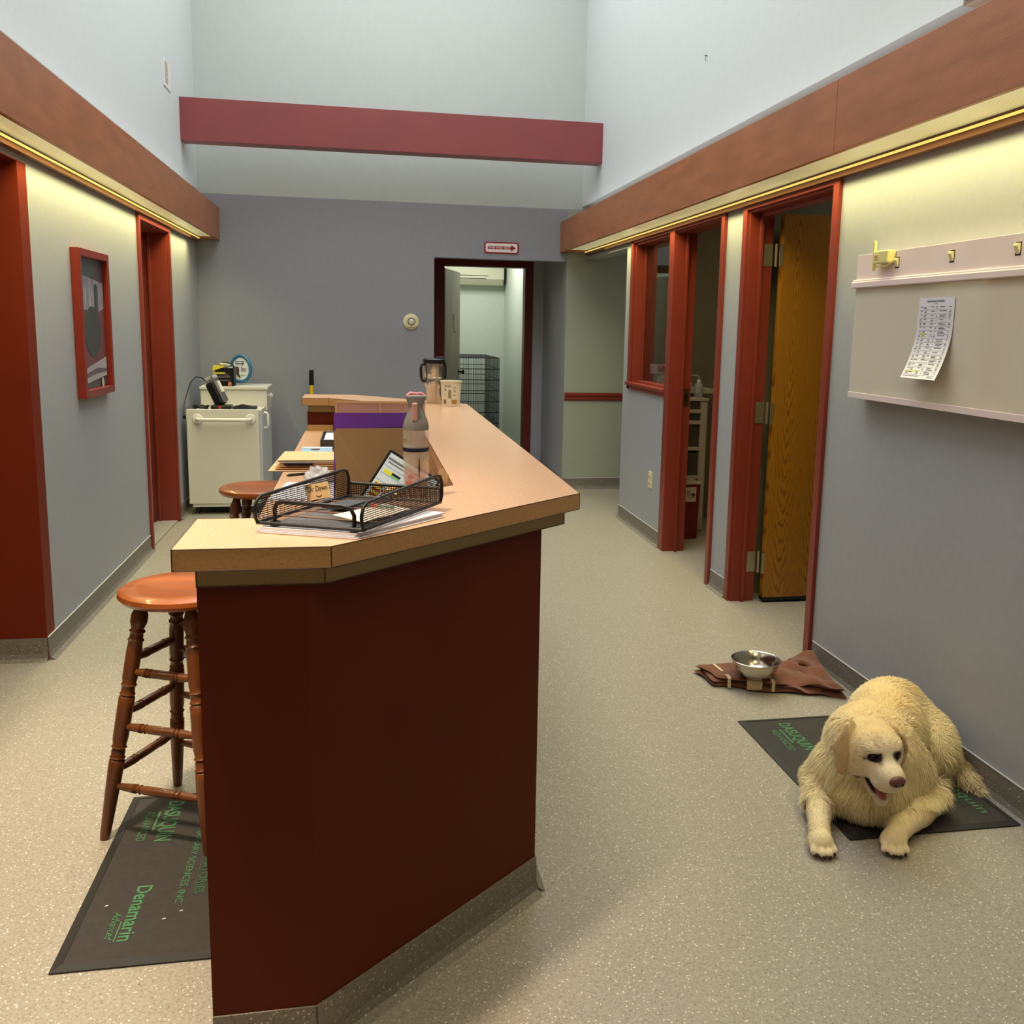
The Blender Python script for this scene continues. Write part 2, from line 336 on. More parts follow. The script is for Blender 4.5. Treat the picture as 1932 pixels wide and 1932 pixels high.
# chair rail in the alcove
b=MB(); A=[(1.775,YF,.81),(1.775,YF-.012,.812),(1.775,YF-.022,.825),(1.775,YF-.022,.838),(1.775,YF-.014,.842),(1.775,YF-.014,.85),(1.775,YF-.024,.856),(1.775,YF-.024,.878),(1.775,YF,.882)]
b.extr(A,(2.3,0,0)); b.build('trim_2',redtrim)['kind']='structure'
# cross beam
tag(MB().box(-1.31,1.896,7.66,7.82,2.765,3.07).build('cross_beam',maroon,bevel=.003),'maroon painted beam spanning between the two pale upper walls','beam')
# ---------- light valances ----------
diff=bpy.data.materials.new('prismatic diffuser'); diff.use_nodes=True; N=diff.node_tree.nodes; L=diff.node_tree.links; bb=N['Principled BSDF']
tc=N.new('ShaderNodeTexCoord'); w=N.new('ShaderNodeTexWave'); w.bands_direction='X'; w.inputs['Scale'].default_value=26; w.inputs['Distortion'].default_value=.15; L.new(tc.outputs['Object'],w.inputs['Vector'])
nn=N.new('ShaderNodeTexNoise'); nn.inputs['Scale'].default_value=2.2; L.new(tc.outputs['Object'],nn.inputs['Vector'])
rr=N.new('ShaderNodeValToRGB'); rr.color_ramp.elements[0].color=(*lin((104,98,68)),1); rr.color_ramp.elements[1].color=(*lin((222,216,164)),1); rr.color_ramp.elements[1].position=.8
L.new(w.outputs['Fac'],rr.inputs['Fac']); mx=N.new('ShaderNodeMix'); mx.data_type='RGBA'; mx.blend_type='MULTIPLY'; mx.inputs[0].default_value=.7; L.new(rr.outputs[0],mx.inputs[6]); L.new(nn.outputs['Fac'],mx.inputs[7])
L.new(mx.outputs[2],bb.inputs['Emission Color']); bb.inputs['Emission Strength'].default_value=.85; bb.inputs['Base Color'].default_value=(*lin((200,195,160)),1); bb.inputs['Roughness'].default_value=.3
def valance(name,xf,xw,sg,label,joints):
    t=thing(name,(xf,3,2.105),label,'light valance'); 
    cuts=[-3]+joints+[YF]
    for i in range(len(cuts)-1):
        x0,x1=sorted((xf,xf+sg*.02)); MB().box(x0,x1,cuts[i]+.001,cuts[i+1]-.001,2.105,2.365).build('fascia_board',beamwood,t,bevel=.0015)
    x0,x1=sorted((xf+sg*.02,xw-sg*.0)); ya=YF-.055
    MB().box(min(xf+sg*.02,xw-sg*.03),max(xf+sg*.02,xw-sg*.03),-3,ya,2.128,2.134).build('diffuser',diff,t)
    MB().box(*sorted((xw-sg*.034,xw-sg*.001)),-3,ya,2.085,2.125).build('wall_ledger',mat('dark stained ledger',(92,54,28),.5,var=.1),t)
    MB().box(*sorted((xw-sg*.040,xw-sg*.034)),-3,ya,2.108,2.116).build('metal_edge',mat('glowing gilt lens rail',(236,206,110),.35,metal=.3,emit=.9),t)  # bright line of tube light put into the rail as its own glow
    MB().box(x0,x1,ya,YF,2.112,2.2).build('end_block',beamwood,t)
    MB().box(x0,x1,-3,YF,2.335,2.345).build('top_board',mat('plywood top',(150,120,90),.7,var=.1),t)
    return t
valance('light_valance',-1.146,XL,-1,'stained plywood valance with ribbed light diffuser along the left wall',[7.7])
valance('light_valance',1.704,XR,1,'stained plywood valance with light diffuser along the right wall above the doors',[.9,3.36,5.537])
# ---------- lights ----------
def area(name,loc,rot,sx,sy,power,col,spread=180):
    l=bpy.data.lights.new(name,'AREA'); l.shape='RECTANGLE'; l.size=sx; l.size_y=sy; l.energy=power; l.color=col; l.spread=math.radians(spread)
    o=bpy.data.objects.new(name,l); COL.objects.link(o); o.location=loc; o.rotation_euler=rot; return o
YEL=(1,.90,.40); COOL=(.92,.97,1); WARM=(1,.78,.50)
area('tube_light_left',(-1.255,5.5,2.122),(0,0,0),.06,4.8,28,YEL,132)
area('tube_light_right',(1.865,4.75,2.122),(0,0,0),.06,5.7,29,YEL,132)
area('uplight_left',(-1.23,2.6,2.36),(math.pi,0,0),.08,11,7,COOL)
area('uplight_right',(1.80,2.6,2.36),(math.pi,0,0),.08,11,7,COOL)
area('skylight',(.3,5.0,4.95),(0,0,0),2.8,6,172,COOL)
area('front_fill_light',(.2,-.6,4.6),(0,0,0),1.2,1.2,46,WARM)  # unseen fill added behind the camera to brighten the counter front
def spot(name,loc,tgt,power,col,size,blend=.6,rad=.08):
    l=bpy.data.lights.new(name,'SPOT'); l.energy=power; l.color=col; l.spot_size=math.radians(size); l.spot_blend=blend; l.shadow_soft_size=rad
    o=bpy.data.objects.new(name,l); COL.objects.link(o); o.location=loc; o.rotation_euler=(Vector(tgt)-Vector(loc)).to_track_quat('-Z','Y').to_euler(); return o
spot('warm_downlight',(-1.0,1.6,4.6),(-1.0,2.25,0),950,(1,.80,.58),48,.8,.15)
area('office_light',(-1.9,6.8,2.48),(0,0,0),.5,.5,3,WARM)
area('far_room_light',(1.2,10.9,2.48),(0,0,0),.8,.8,20,(.95,1,.92))
area('exam_light',(3.2,6.0,2.48),(0,0,0),.5,.5,3,WARM)
area('exam_light_near',(3.2,4.0,2.48),(0,0,0),.5,.5,5,(1,.95,.75))
area('side_room_light',(-2.3,2.2,2.45),(0,0,0),.8,.8,14,WARM)
area('alcove_light',(3.2,7.7,2.48),(0,0,0),.5,.5,3,(1,1,.85))
wd=bpy.data.worlds.new('world'); SC.world=wd; wd.use_nodes=True; wd.node_tree.nodes['Background'].inputs[0].default_value=(.7,.8,1,1); wd.node_tree.nodes['Background'].inputs[1].default_value=.3
# ================= RECEPTION COUNTER =================
def inset(poly,d):
    """inset a ring polygon given per-vertex by offsetting edges inward (ccw polygon)"""
    n=len(poly); out=[]
    for i in range(n):
        p0,p1,p2=(Vector(poly[i-1]),Vector(poly[i]),Vector(poly[(i+1)%n]))
        a=(p1-p0).normalized(); b=(p2-p1).normalized(); na=Vector((-a.y,a.x)); nb=Vector((-b.y,b.x)); m=(na+nb); k=d/ (1+na.dot(nb)) 
        out.append(tuple(p1+m*k))
    return out
O=[(-.336,1.718),(-.061,1.718),(.520,2.236),(.530,4.925),(-.055,5.53),(-.328,5.54)]
I=[(-.328,5.255),(-.185,5.25),(.223,4.85),(.223,2.374),(-.206,1.988),(-.336,1.988)]
ring=O+I
t=thing('counter_top',(.1,3.6,1.01),'raised tan speckled laminate counter top running round the red reception desk','counter top')
MB().prism(ring,1.01,1.05).build('laminate_top',lam,t)
# edge band in darker tan with dark seams
b=MB(); n=len(ring)
for i in range(n):
    p,q=Vector(ring[i]),Vector(ring[(i+1)%n]); d=(q-p).normalized(); nn=Vector((d.y,-d.x))
    b.add([(*(p+nn*.0012),1.0105),(*(q+nn*.0012),1.0105),(*(q+nn*.0012),1.0492),(*(p+nn*.0012),1.0492)],[(0,1,2,3)])
b.build('edge_band',lam2,t)
b=MB()
for i in range(n):
    p,q=Vector(ring[i]),Vector(ring[(i+1)%n]); d=(q-p).normalized(); nn=Vector((d.y,-d.x))
    b.tube([(*(p+nn*.0008),1.0496),(*(q+nn*.0008),1.0496)],.0011,5); b.tube([(*(p+nn*.0012),1.0102),(*(q+nn*.0012),1.0102)],.0009,5)
    b.tube([(*(p+nn*.0012),1.010),(*(p+nn*.0012),1.050)],.0011,5)
b.build('laminate_seam',seam,t)
# base
t=thing('reception_desk',(.1,3.6,0),'dark red laminate reception desk base with grey cove kick and tan support strip','reception desk')
def ringin(d,oo=None):
    r=inset([*ring],d); return r
trim=inset(ring,.034)
MB().prism(trim,.970,1.0095).build('support_strip',mat('tan strip laminate',(150,128,84),.45,var=.06,scale=200),t)
b=MB()
for i in (0,1,2,3,4,6,7,8,9,10):
    p,q=Vector(trim[i]),Vector(trim[(i+1)%len(trim)]); d=(q-p).normalized(); nn=Vector((d.y,-d.x))
    b.tube([(*(p+nn*.001),.971),(*(q+nn*.001),.971)],.0009,5); b.tube([(*(p+nn*.001),.971),(*(p+nn*.001),1.009)],.001,5)
b.build('strip_seam',seam,t)
# wall-like body: outer face polygon, inner face polygon
bo=[(-.302,1.753),(-.104,1.753),(.424,2.218),(.43,4.86),(-.09,5.42),(-.302,5.43)]
bi=[(-.302,5.29),(-.16,5.285),(.30,4.80),(.30,2.28),(-.15,1.885),(-.302,1.885)]
MB().prism(bo+bi,.0,.970).build('body',bodyred,t)
# cove kick around body (visible sides)
b=MB()
for (p,q) in ((bo[0],bo[1]),(bo[1],bo[2]),(bo[2],bo[3])):
    p,q=Vector(p),Vector(q); d=(q-p).normalized(); nn=Vector((d.y,-d.x))
    prof=[(.0,.1),(.004,.1),(.006,.03),(.012,.012),(.03,0),(0,0)]
    b.extr([(p.x+nn.x*a,p.y+nn.y*a,z) for a,z in prof],(q.x-p.x,q.y-p.y,0))
b.build('cove_kick',cove_m,t)
# lower work desk
dz=.87
desk=[(-.314,1.886),(-.152,1.886),(.299,2.281),(.299,4.80),(-.162,5.284),(-.314,5.289)]
t=thing('work_surface',(.0,3.5,.83),'lower tan laminate work surface inside the reception desk','work surface')
MB().prism(desk,.832,dz).build('laminate_top',lam,t)
b=MB().tube([(-.3145,1.9,dz),(-.3145,5.28,dz)],.001,5).tube([(-.3145,1.9,.832),(-.3145,5.28,.832)],.001,5); b.build('laminate_seam',seam,t)
MB().box(-.300,-.165,5.262,5.283,dz,.902).box(.275,.298,2.4,4.72,dz,.902).build('backsplash',lam2,t)
MB().box(-.28,-.24,2.95,2.99,0,.831).build('support_leg',bodyred,t)

# ================= STOOLS =================
stoolwood=mat('glossy walnut stain',(104,58,24),.34,var=.35,scale=7,stretch=(1,1,.25),coat=.2)
seatwood=mat('glossy oak seat',(150,78,30),.34,var=.35,scale=4,stretch=(1,5,1),coat=.25)
def turned(mb,a,bp,prof):
    """lathe along a->b; prof: list of (t, r)"""
    a,bp=Vector(a),Vector(bp); L=(bp-a).length
    mb.lathe([(r,t*L) for t,r in prof],a,14,bp-a)
def stool(loc,rz,label,zs=.71):
    x,y=loc; t=thing('bar_stool',(x,y,0),label,'bar stool','wooden bar stools at the desk')
    R=.172
    prof=[(.001,zs-.034),(R-.028,zs-.034),(R-.01,zs-.03),(R,zs-.018),(R-.002,zs-.006),(R-.012,zs),(R-.05,zs-.001),(R-.09,zs-.006),(.03,zs-.009),(.001,zs-.009)]
    MB().lathe(prof,(x,y,0),48,cap=False).build('seat',seatwood,t,smooth=True)
    top=zs-.03; tr,br=.108,.236
    ang=[rz+math.pi/2*k for k in range(4)]
    feet=[Vector((x+br*math.cos(a),y+br*math.sin(a),0)) for a in ang]; tops=[Vector((x+tr*math.cos(a),y+tr*math.sin(a),top)) for a in ang]
    lp=[(0,.0125),(.03,.0145),(.22,.0195),(.30,.021),(.335,.021),(.34,.0175),(.348,.0215),(.356,.0175),(.37,.019),(.385,.0165),(.392,.0215),(.40,.0175),(.43,.021),(.56,.0215),(.60,.0215),(.606,.018),(.614,.0215),(.622,.018),(.645,.018),(.652,.0215),(.66,.018),(.68,.0205),(.80,.0205),(.83,.019),(.838,.0225),(.846,.018),(.866,.0175),(.874,.0225),(.884,.0165),(.91,.0225),(.94,.0225),(.965,.0165),(1,.0145)]
    for k in range(4):
        mb=MB(); turned(mb,feet[k],tops[k],lp); mb.build('leg',stoolwood,t,smooth=True)
    rp=[(0,.0065),(.05,.0085),(.17,.0115),(.24,.013),(.25,.010),(.262,.0135),(.275,.010),(.30,.0105),(.31,.0135),(.32,.0105),(.36,.0125),(.5,.0128),(.64,.0125),(.68,.0105),(.69,.0135),(.70,.0105),(.725,.010),(.738,.0135),(.75,.010),(.76,.013),(.83,.0115),(.95,.0085),(1,.0065)]
    for k in range(4):
        hs=(.155,.325,.48) if k%2==0 else (.195,.36,.515)
        for h in hs:
            h=h*zs/.71
            a=feet[k].lerp(tops[k],h/top); c=feet[(k+1)%4].lerp(tops[(k+1)%4],h/top); mb=MB(); turned(mb,a,c,rp); mb.build('rung',stoolwood,t,smooth=True)
    return t
st1=stool((-.508,2.735),math.radians(200),'near wooden bar stool with turned legs standing left of the red desk front')
stool((-.45,4.24),math.radians(215),'far wooden bar stool pulled up to the desk beside the white cart',zs=.74)

# ================= FLOOR MATS =================
rub=mat('black rubber backed carpet',(60,56,52),.85,var=.12,scale=60,bump=.4,bscale=900)
rim=mat('black rubber rim',(38,36,34),.6)
grn=mat('green mat print',(72,128,84),.8,var=.12,scale=150)
grn2=mat('dull green mat print',(58,88,64),.85,var=.15,scale=150)
def mat_thing(x0,x1,y0,y1,label):
    t=thing('floor_mat',((x0+x1)/2,(y0+y1)/2,0),label,'floor mat')
    MB().box(x0+.022,x1-.022,y0+.022,y1-.022,.001,.0075).build('carpet_face',rub,t)
    b=MB(); o=[(x0,y0),(x1,y0),(x1,y1),(x0,y1)]; i=[(x0+.022,y0+.022),(x1-.022,y0+.022),(x1-.022,y1-.022),(x0+.022,y1-.022)]
    vs=[(*p,.001) for p in o]+[(*p,.0045) for p in o]+[(*p,.009) for p in i]+[(*p,.001) for p in i]
    fs=[]
    for k in range(4):
        j=(k+1)%4; fs+= [(k,j,4+j,4+k),(4+k,4+j,8+j,8+k),(8+k,8+j,12+j,12+k),(12+k,12+j,j,k)]
    b.add(vs,fs).build('rubber_rim',rim,t); return t
zt=.0082; D=(0,-1,0); U=(1,0,0)
t=mat_thing(-.703,-.14,2.073,2.885,'black floor mat with green lettering under the near bar stool')
def mt(s,st,h,w,m=grn,**k): return text('lettering',s,m,(st[0],st[1],zt),D,U,h,t,width=w,**k)
mt('DASUQUIN',(-.588,2.832),.044,.228,bold=.016); mt('ADVANCED',(-.640,2.776),.024,.165)
MB().box(-.607,-.601,2.66,2.775,.0076,.0084).build('printed_rule',grn,t)
mt('NUTRAMAX LABORATORIES',(-.436,2.80),.022,.47,grn2,bold=.02); mt('VETERINARY SCIENCES, INC.',(-.477,2.703),.018,.412)
MB().box(-.442,-.440,2.34,2.53,.0076,.0084).build('printed_rule',grn2,t)
mt('Denamarin',(-.581,2.386),.036,.226,bold=.016); mt('Advanced',(-.612,2.279),.020,.112,shear=.5)
MB().box(-.590,-.587,2.16,2.24,.0076,.0084).build('printed_rule',grn,t)
for (xx,yy) in ((-.49,2.235),(-.455,2.262),(-.64,2.31)):
    MB().obox((xx,yy,.0085),(1,.4,0),(-.4,1,0),(0,0,1),.008,.003,.001).build('lint_speck',white,t)
t=mat_thing(1.374,1.934,2.325,3.17,'black floor mat with green lettering that the dog is lying on')
mt('DASUQUIN',(1.511,3.118),.043,.228,bold=.016); mt('ADVANCED',(1.457,3.066),.024,.17)
MB().box(1.491,1.497,2.95,3.064,.0076,.0084).build('printed_rule',grn,t)
mt('Cosequin',(1.852,2.70),.036,.300,grn); mt('JOINT HEALTH SUPPLEMENT',(1.822,2.64),.009,.23,grn2)
mt('NUTRAMAX LABORATORIES',(1.66,3.02),.022,.5,grn2,bold=.02)
mat_thing(-.795,-.30,4.15,4.95,'dark floor mat under the far bar stool')

# ================= TOWEL + BOWL =================
def towel():
    m=mat('brown terry towel',(122,66,36),.95,var=.2,scale=30,bump=.8,bscale=700,sheen=.3)
    t=thing('folded_towel',(1.66,3.48,0),'folded brown towel with cream stripes on the floor under the steel bowl','towel')
    # outline corners : near-left, near-right, far-right, far-left
    nl,nr,fr_,fl=Vector((1.405,3.515)),Vector((1.90,3.315)),Vector((1.925,3.66)),Vector((1.385,3.70))
    def layer(z0,z1,sh,seed,name,a0=0,a1=1,b0=0,b1=1,m=m):
        P=[]; n1,n2=46,22; q=random.Random(seed); ph=[q.uniform(0,6) for _ in range(8)]
        def pt(a,b2,z):
            p=nl.lerp(nr,a).lerp(fl.lerp(fr_,a),b2)
            w=.008*math.sin(9*a+ph[0]+3*b2)+.006*math.sin(17*a+ph[1]-7*b2)
            if a>.45: z+=(.010*math.sin(11*a*1.3+9*b2+ph[2])+.008*math.sin(23*a-8*b2+ph[3]))*min(1,(a-.45)*4)*(z>z0+.004)
            return (p.x+sh+w*.5,p.y+w,max(z,.001))
        top=[];bot=[]
        for i in range(n2+1):
            v=b0+(b1-b0)*i/n2; rt=[];rb=[]
            for j in range(n1+1):
                uu=a0+(a1-a0)*j/n1
                e=min(i/n2,1-i/n2)*n2/3.0; e2=min(j/n1,1-j/n1)*n1/3.0; e=min(1,e,e2); e=math.sqrt(max(0,1-(1-e)**2))
                zm=(z0+z1)/2; rt.append(pt(uu,v,zm+(z1-zm)*e)); rb.append(pt(uu,v,zm-(zm-z0)*e) if True else 0)
            top.append(rt);bot.append(rb)
        mb=MB(); mb.grid(top); mb.grid([list(reversed(rw)) for rw in bot]); return mb.build(name,m,t,smooth=True,sub=1)
    layer(.001,.020,0,1,'bottom_fold',0,1,0,1); layer(.018,.036,.004,2,'middle_fold',0,.99,.02,.97); layer(.034,.050,.006,3,'top_fold',.01,.97,.0,.9)
    layer(.030,.062,.0,4,'corner_fold',.80,1.02,.72,1.12)
    # cream woven stripes
    ms=mat('cream terry stripe',(214,190,150),.95,var=.1,scale=60,bump=.6,bscale=700)
    def stripe(a0,a1,b0,b1):
        top=[]
        for i in range(9):
            rr_=[]
            b2=b0+(b1-b0)*i/8
            for a in (a0,a1):
                p=nl.lerp(nr,a).lerp(fl.lerp(fr_,a),max(b2,0)); w=.008*math.sin(9*a)
                if b2<0: p=nl.lerp(nr,a)+Vector((-.002,-.006)); z=.050+b2*.3
                else: z=.0525
                rr_.append((p.x+.004,p.y+(-.004 if b2<=0 else 0),z))
            top.append(rr_)
        MB().grid(top).build('cream_stripe',ms,t,solid=.003)
    for a0,a1 in ((.10,.125),(.245,.36),(.43,.455)): stripe(a0,a1,-.14,.12)
    stripe(.10,.125,.3,.75)
    return t
towel()
bz=.056; bc=(1.572,3.478)
prof=[(.001,bz),(.052,bz),(.060,bz+.004),(.078,bz+.02),(.090,bz+.045),(.096,bz+.068),(.1005,bz+.070),(.1015,bz+.0725),(.099,bz+.074),(.093,bz+.070),(.086,bz+.045),(.073,bz+.022),(.055,bz+.008),(.001,bz+.005)]
tag(MB().lathe(prof,(*bc,0),56,cap=False).build('steel_bowl',mat('polished steel',(186,178,162),.2,metal=1),smooth=True),'shiny stainless steel dog bowl standing on the folded brown towel','bowl')

# ================= WALL THINGS =================
lb=mat('viewer plastic',(232,214,212),.45,var=.02)
t=thing('x_ray_viewer',(XR,2.7,1.21),'long white wall mounted x-ray light box with switches along its top panel','light box')
Xf=1.885; ya,yb=1.6,3.457
A=[(XR,ya,1.208),(Xf+.0,ya,1.208),(Xf,ya,1.749),(Xf+.012,ya,1.752),(XR,ya,1.752)]
MB().box(Xf+.004,XR-.001,ya,yb-.002,1.21,1.749).build('housing',lb,t)
MB().box(Xf-.001,Xf+.006,ya,yb,1.658,1.752).build('switch_panel',lb,t,bevel=.001)
MB().box(Xf-.016,Xf+.006,ya,yb+.012,1.627,1.650).box(Xf-.010,Xf+.006,ya,yb+.012,1.648,1.658).build('film_ledge',lb,t,bevel=.003)
MB().box(Xf-.003,Xf+.006,ya,yb,1.206,1.228).build('bottom_rail',lb,t,bevel=.001)
MB().box(Xf+.0005,Xf+.006,ya,yb-.001,1.228,1.627).build('viewing_panel',mat('glossy opal acrylic',(216,207,190),.06,spec=.6,coat=.3),t)
for ys in (3.173,2.848,2.528,2.2):
    s=MB().box(Xf-.0015,Xf,ys-.013,ys+.013,1.688,1.728); s.build('switch_slot',black,t)
    MB().add([(Xf-.001,ys-.009,1.692),(Xf-.001,ys+.009,1.692),(Xf-.001,ys+.009,1.724),(Xf-.001,ys-.009,1.724),(Xf-.013,ys+.009,1.716),(Xf-.013,ys-.009,1.716),(Xf-.011,ys+.009,1.724),(Xf-.011,ys-.009,1.724)],[(0,1,4,5),(5,4,6,7),(7,6,2,3),(0,5,7,3),(1,2,6,4)]).build('rocker_switch',cream,t)
# cream clip / bracket
t=thing('bulb_clip',(Xf,3.24,1.70),'small cream plastic clip fixed on the top left of the x-ray viewer','clip')
yl=mat('cream yellow plastic',(232,222,150),.35)
MB().box(Xf-.032,Xf-.001,3.19,3.285,1.708,1.754).build('clip_body',yl,t,bevel=.004)
MB().box(Xf-.030,Xf-.018,3.288,3.300,1.684,1.792).build('clip_post',yl,t,bevel=.004)
MB().tube([(Xf-.02,3.30,1.70),(Xf-.02,3.22,1.698),(Xf-.012,3.19,1.712),(Xf-.004,3.185,1.75)],.004,8).build('clip_hook',yl,t)
MB().box(Xf-.034,Xf-.031,3.25,3.28,1.722,1.742).build('socket_face',mat('beige socket',(214,190,140),.5),t,bevel=.001)
MB().box(Xf-.0345,Xf-.0335,3.262,3.270,1.730,1.735).build('socket_slot',black,t)
# notice sheet on the viewer
t=thing('paper_notice',(Xf,2.9,1.3),'printed white appointment sheet curling off the x-ray viewer','paper')
paper=mat('white paper',(226,224,232),.7,var=.01)
ink=mat('grey ink',(70,70,78),.8); hil=mat('yellow highlighter',(222,210,90),.8)
def pp(a,z,off=0):   # a 0..1 left->right (y 3.02 -> 2.815), z fraction 0 top..1 bottom
    curl=.048*max(0,(z-.35)/.65)**1.8
    # slight lean of sheet
    y=3.012-.203*a-.0*z+.02*math.sin(z*2)*0
    y+= .004*z
    return Vector((Xf-.002-curl-off,y,1.579-.272*z))
MB().grid([[pp(j/4,i/20) for j in range(5)] for i in range(21)]).build('sheet',paper,t,smooth=True)
def strip(a0,a1,z0,h,m,name):
    return MB().grid([[pp(a0,z0,.0007),pp(a1,z0,.0007)],[pp(a0,z0+h,.0007),pp(a1,z0+h,.0007)]])
def lettering(items,name,m):
    b=MB()
    for a0,a1,z0,h in items:
        b.grid([[pp(a0,z0,.0008),pp(a1,z0,.0008)],[pp(a0,z0+h,.0008),pp(a1,z0+h,.0008)]])
    b.build(name,m,t)
q=random.Random(8); rows=[]; 
for k in range(17):
    z=.105+k*.050
    rows.append((.04,.94,z+.046,.0022))
    for (a,w) in ((.05,.10),(.16,.10),(.36,.12),(.5,.06),(.60,.22),(.86,.08)):
        rows.append((a+q.uniform(0,.03),a+w*q.uniform(.6,1),z+.006+q.uniform(0,.008),.006))
        if q.random()<.6: rows.append((a+q.uniform(0,.03),a+w*q.uniform(.6,1),z+.026,.006))
rows+= [(.05,.5,.965,.005),(.75,.9,.97,.005)]
lettering(rows,'printed_lines',ink)
for hh in ((.12,.3,.44,.012),(.14,.28,.475,.01),(.10,.42,.905,.01)): lettering([hh],'highlight_mark',hil)
text('lettering','Appointment Schedule',mat('black ink',(30,30,34),.7),pp(.24,.055,.0009),(0,-1,0),(0,0,1),.0062,t,width=.098,bold=.02)
text('lettering','Today',MATS['black ink'],pp(.44,.085,.0009),(0,-1,0),(0,0,1),.0045,t,width=.02)
# outlet
t=thing('wall_outlet',(XR,6.23,.375),'cream wall outlet low on the wall below the window','outlet')
MB().box(XR-.006,XR,6.192,6.272,.366,.482).build('outlet_plate',cream,t,bevel=.002)
for z in (.398,.448): MB().lathe([(.001,0),(.016,0),(.016,.003),(.014,.004),(.001,.004)],(XR-.005,6.232,z),18,(-1,0,0)).build('socket',mat('ivory socket',(206,196,150),.4),t)
for z in (.398,.448): MB().box(XR-.0098,XR-.009,6.224,6.227,z-.004,z+.005).box(XR-.0098,XR-.009,6.237,6.240,z-.004,z+.005).build('slot',black,t)
# sign
t=thing('exit_sign',(1.19,YF,2.08),'red and white sign reading THIS WAY OUT above the far doorway','sign')
sr=mat('sign red',(150,22,36),.4); sw=mat('sign white',(238,226,222),.45)
yy=YF-.006
def rrect(cx,cz,w,h,rad,y,n=5):
    P=[]
    for (sx,sz,a) in ((1,1,0),(-1,1,90),(-1,-1,180),(1,-1,270)):
        for k in range(n+1):
            an=math.radians(a+90*k/n); P.append((cx+sx*(w/2-rad)+rad*math.cos(an),y,cz+sz*(h/2-rad)+rad*math.sin(an)))
    return P
MB().extr(rrect(1.186,2.127,.302,.098,.010,yy),(0,.005,0)).build('sign_border',sr,t)
MB().extr(rrect(1.186,2.127,.276,.074,.014,yy-.001),(0,.001,0)).build('sign_face',sw,t)
MB().extr([(1.066,yy-.0022,2.139),(1.066,yy-.0022,2.115),(1.270,yy-.0022,2.115),(1.270,yy-.0022,2.100),(1.312,yy-.0022,2.127),(1.270,yy-.0022,2.154),(1.270,yy-.0022,2.139)],(0,.001,0)).build('arrow',sr,t)
text('lettering','THIS WAY OUT',sw,(1.073,yy-.0028,2.1205),(1,0,0),(0,0,1),.0135,t,width=.19,bold=.02)
for sx in (-1,1):
    for sz in (-1,1): MB().lathe([(.003,0),(.003,.0015)],(1.186+sx*.143,yy,2.127+sz*.041),8,(0,-1,0)).build('rivet',sw,t)
# sensor
t=thing('wall_thermostat',(.408,YF,1.41),'round cream thermostat on the blue grey far wall','thermostat')
MB().lathe([(.001,0),(.066,0),(.068,.004),(.066,.012),(.05,.016),(.001,.016)],(.408,YF,1.480),36,(0,-1,0)).build('round_plate',cream,t,smooth=True)
MB().extr(rrect(.410,1.478,.080,.084,.016,YF-.034),(0,.02,0)).build('housing',cream,t,bevel=.002)
MB().lathe([(.001,0),(.034,0),(.033,.003),(.001,.003)],(.410,YF-.033,1.480),24,(0,-1,0)).build('dial_ring',mat('dark brass',(92,80,54),.4,metal=.6),t)
MB().lathe([(.001,0),(.027,0),(.026,.006),(.02,.010),(.001,.012)],(.410,YF-.035,1.480),24,(0,-1,0)).build('dial',mat('pale dial',(210,204,186),.25),t,smooth=True)
# picture on the left wall
t=thing('framed_picture',(XL,5.1,1.07),'red framed abstract picture hanging tilted on the left wall','picture')
fx=-1.297; fm=mat('red picture frame',(128,40,26),.35,var=.08)
y0,y1,z0,z1=4.835,5.372,1.069,1.777
for (a,b2,c,d) in ((y0,y0+.036,z0,z1),(y1-.036,y1,z0,z1),(y0+.036,y1-.036,z0,z0+.036),(y0+.036,y1-.036,z1-.036,z1)):
    MB().box(XL+.001,fx,a,b2,c,d).build('frame_rail',fm,t,bevel=.002)
mt_=mat('dark grey mount',(72,74,76),.3)
MB().box(XL+.004,XL+.012,y0+.03,y1-.03,z0+.03,z1-.03).build('mount_board',mt_,t)
xp=XL+.0135
def pic(poly,m,k=0): return MB().extr([(xp+k*.0006,a,b2) for a,b2 in poly],(.0005,0,0)).build('painted_shape',m,t)
A0,A1=y0+.055,y1-.05
pic([(A0,1.17),(A1,1.17),(A1,1.63),(A0,1.66)],mat('painted dusty rose',(120,72,78),.5,c2=(96,56,64),scale=6))
pic([(A0,1.49),(A0+.22,1.49),(A0+.25,1.47),(A1,1.50),(A1,1.63),(A0,1.66)],mat('painted streaks',(88,88,92),.5,c2=(178,172,182),scale=7,stretch=(1,6,1.6)),1)
el=[(5.10+.14*math.cos(a),1.385+.125*math.sin(a)) for a in [i*math.pi/12 for i in range(24)]]
pic(el,mat('painted charcoal',(66,70,72),.5),2); pic([(5.14,1.40),(5.22,1.40),(5.21,1.62),(5.16,1.62)],MATS['painted charcoal'],3)
pic([(A0,1.13),(A1,1.16),(A1,1.255),(A0+.2,1.225),(A0,1.20)],mat('painted pale grey',(150,146,150),.5,c2=(178,172,174),scale=5),3)
pic([(A0,1.175),(A0+.25,1.205),(A1,1.195),(A1,1.18),(A0+.2,1.175),(A0,1.155)],mat('painted mauve',(104,92,100),.5),4)
pic([(5.235+.022*math.cos(a),1.125+.026*math.sin(a)) for a in [i*math.pi/8 for i in range(16)]],mat('painted cream spot',(200,192,170),.5),5)
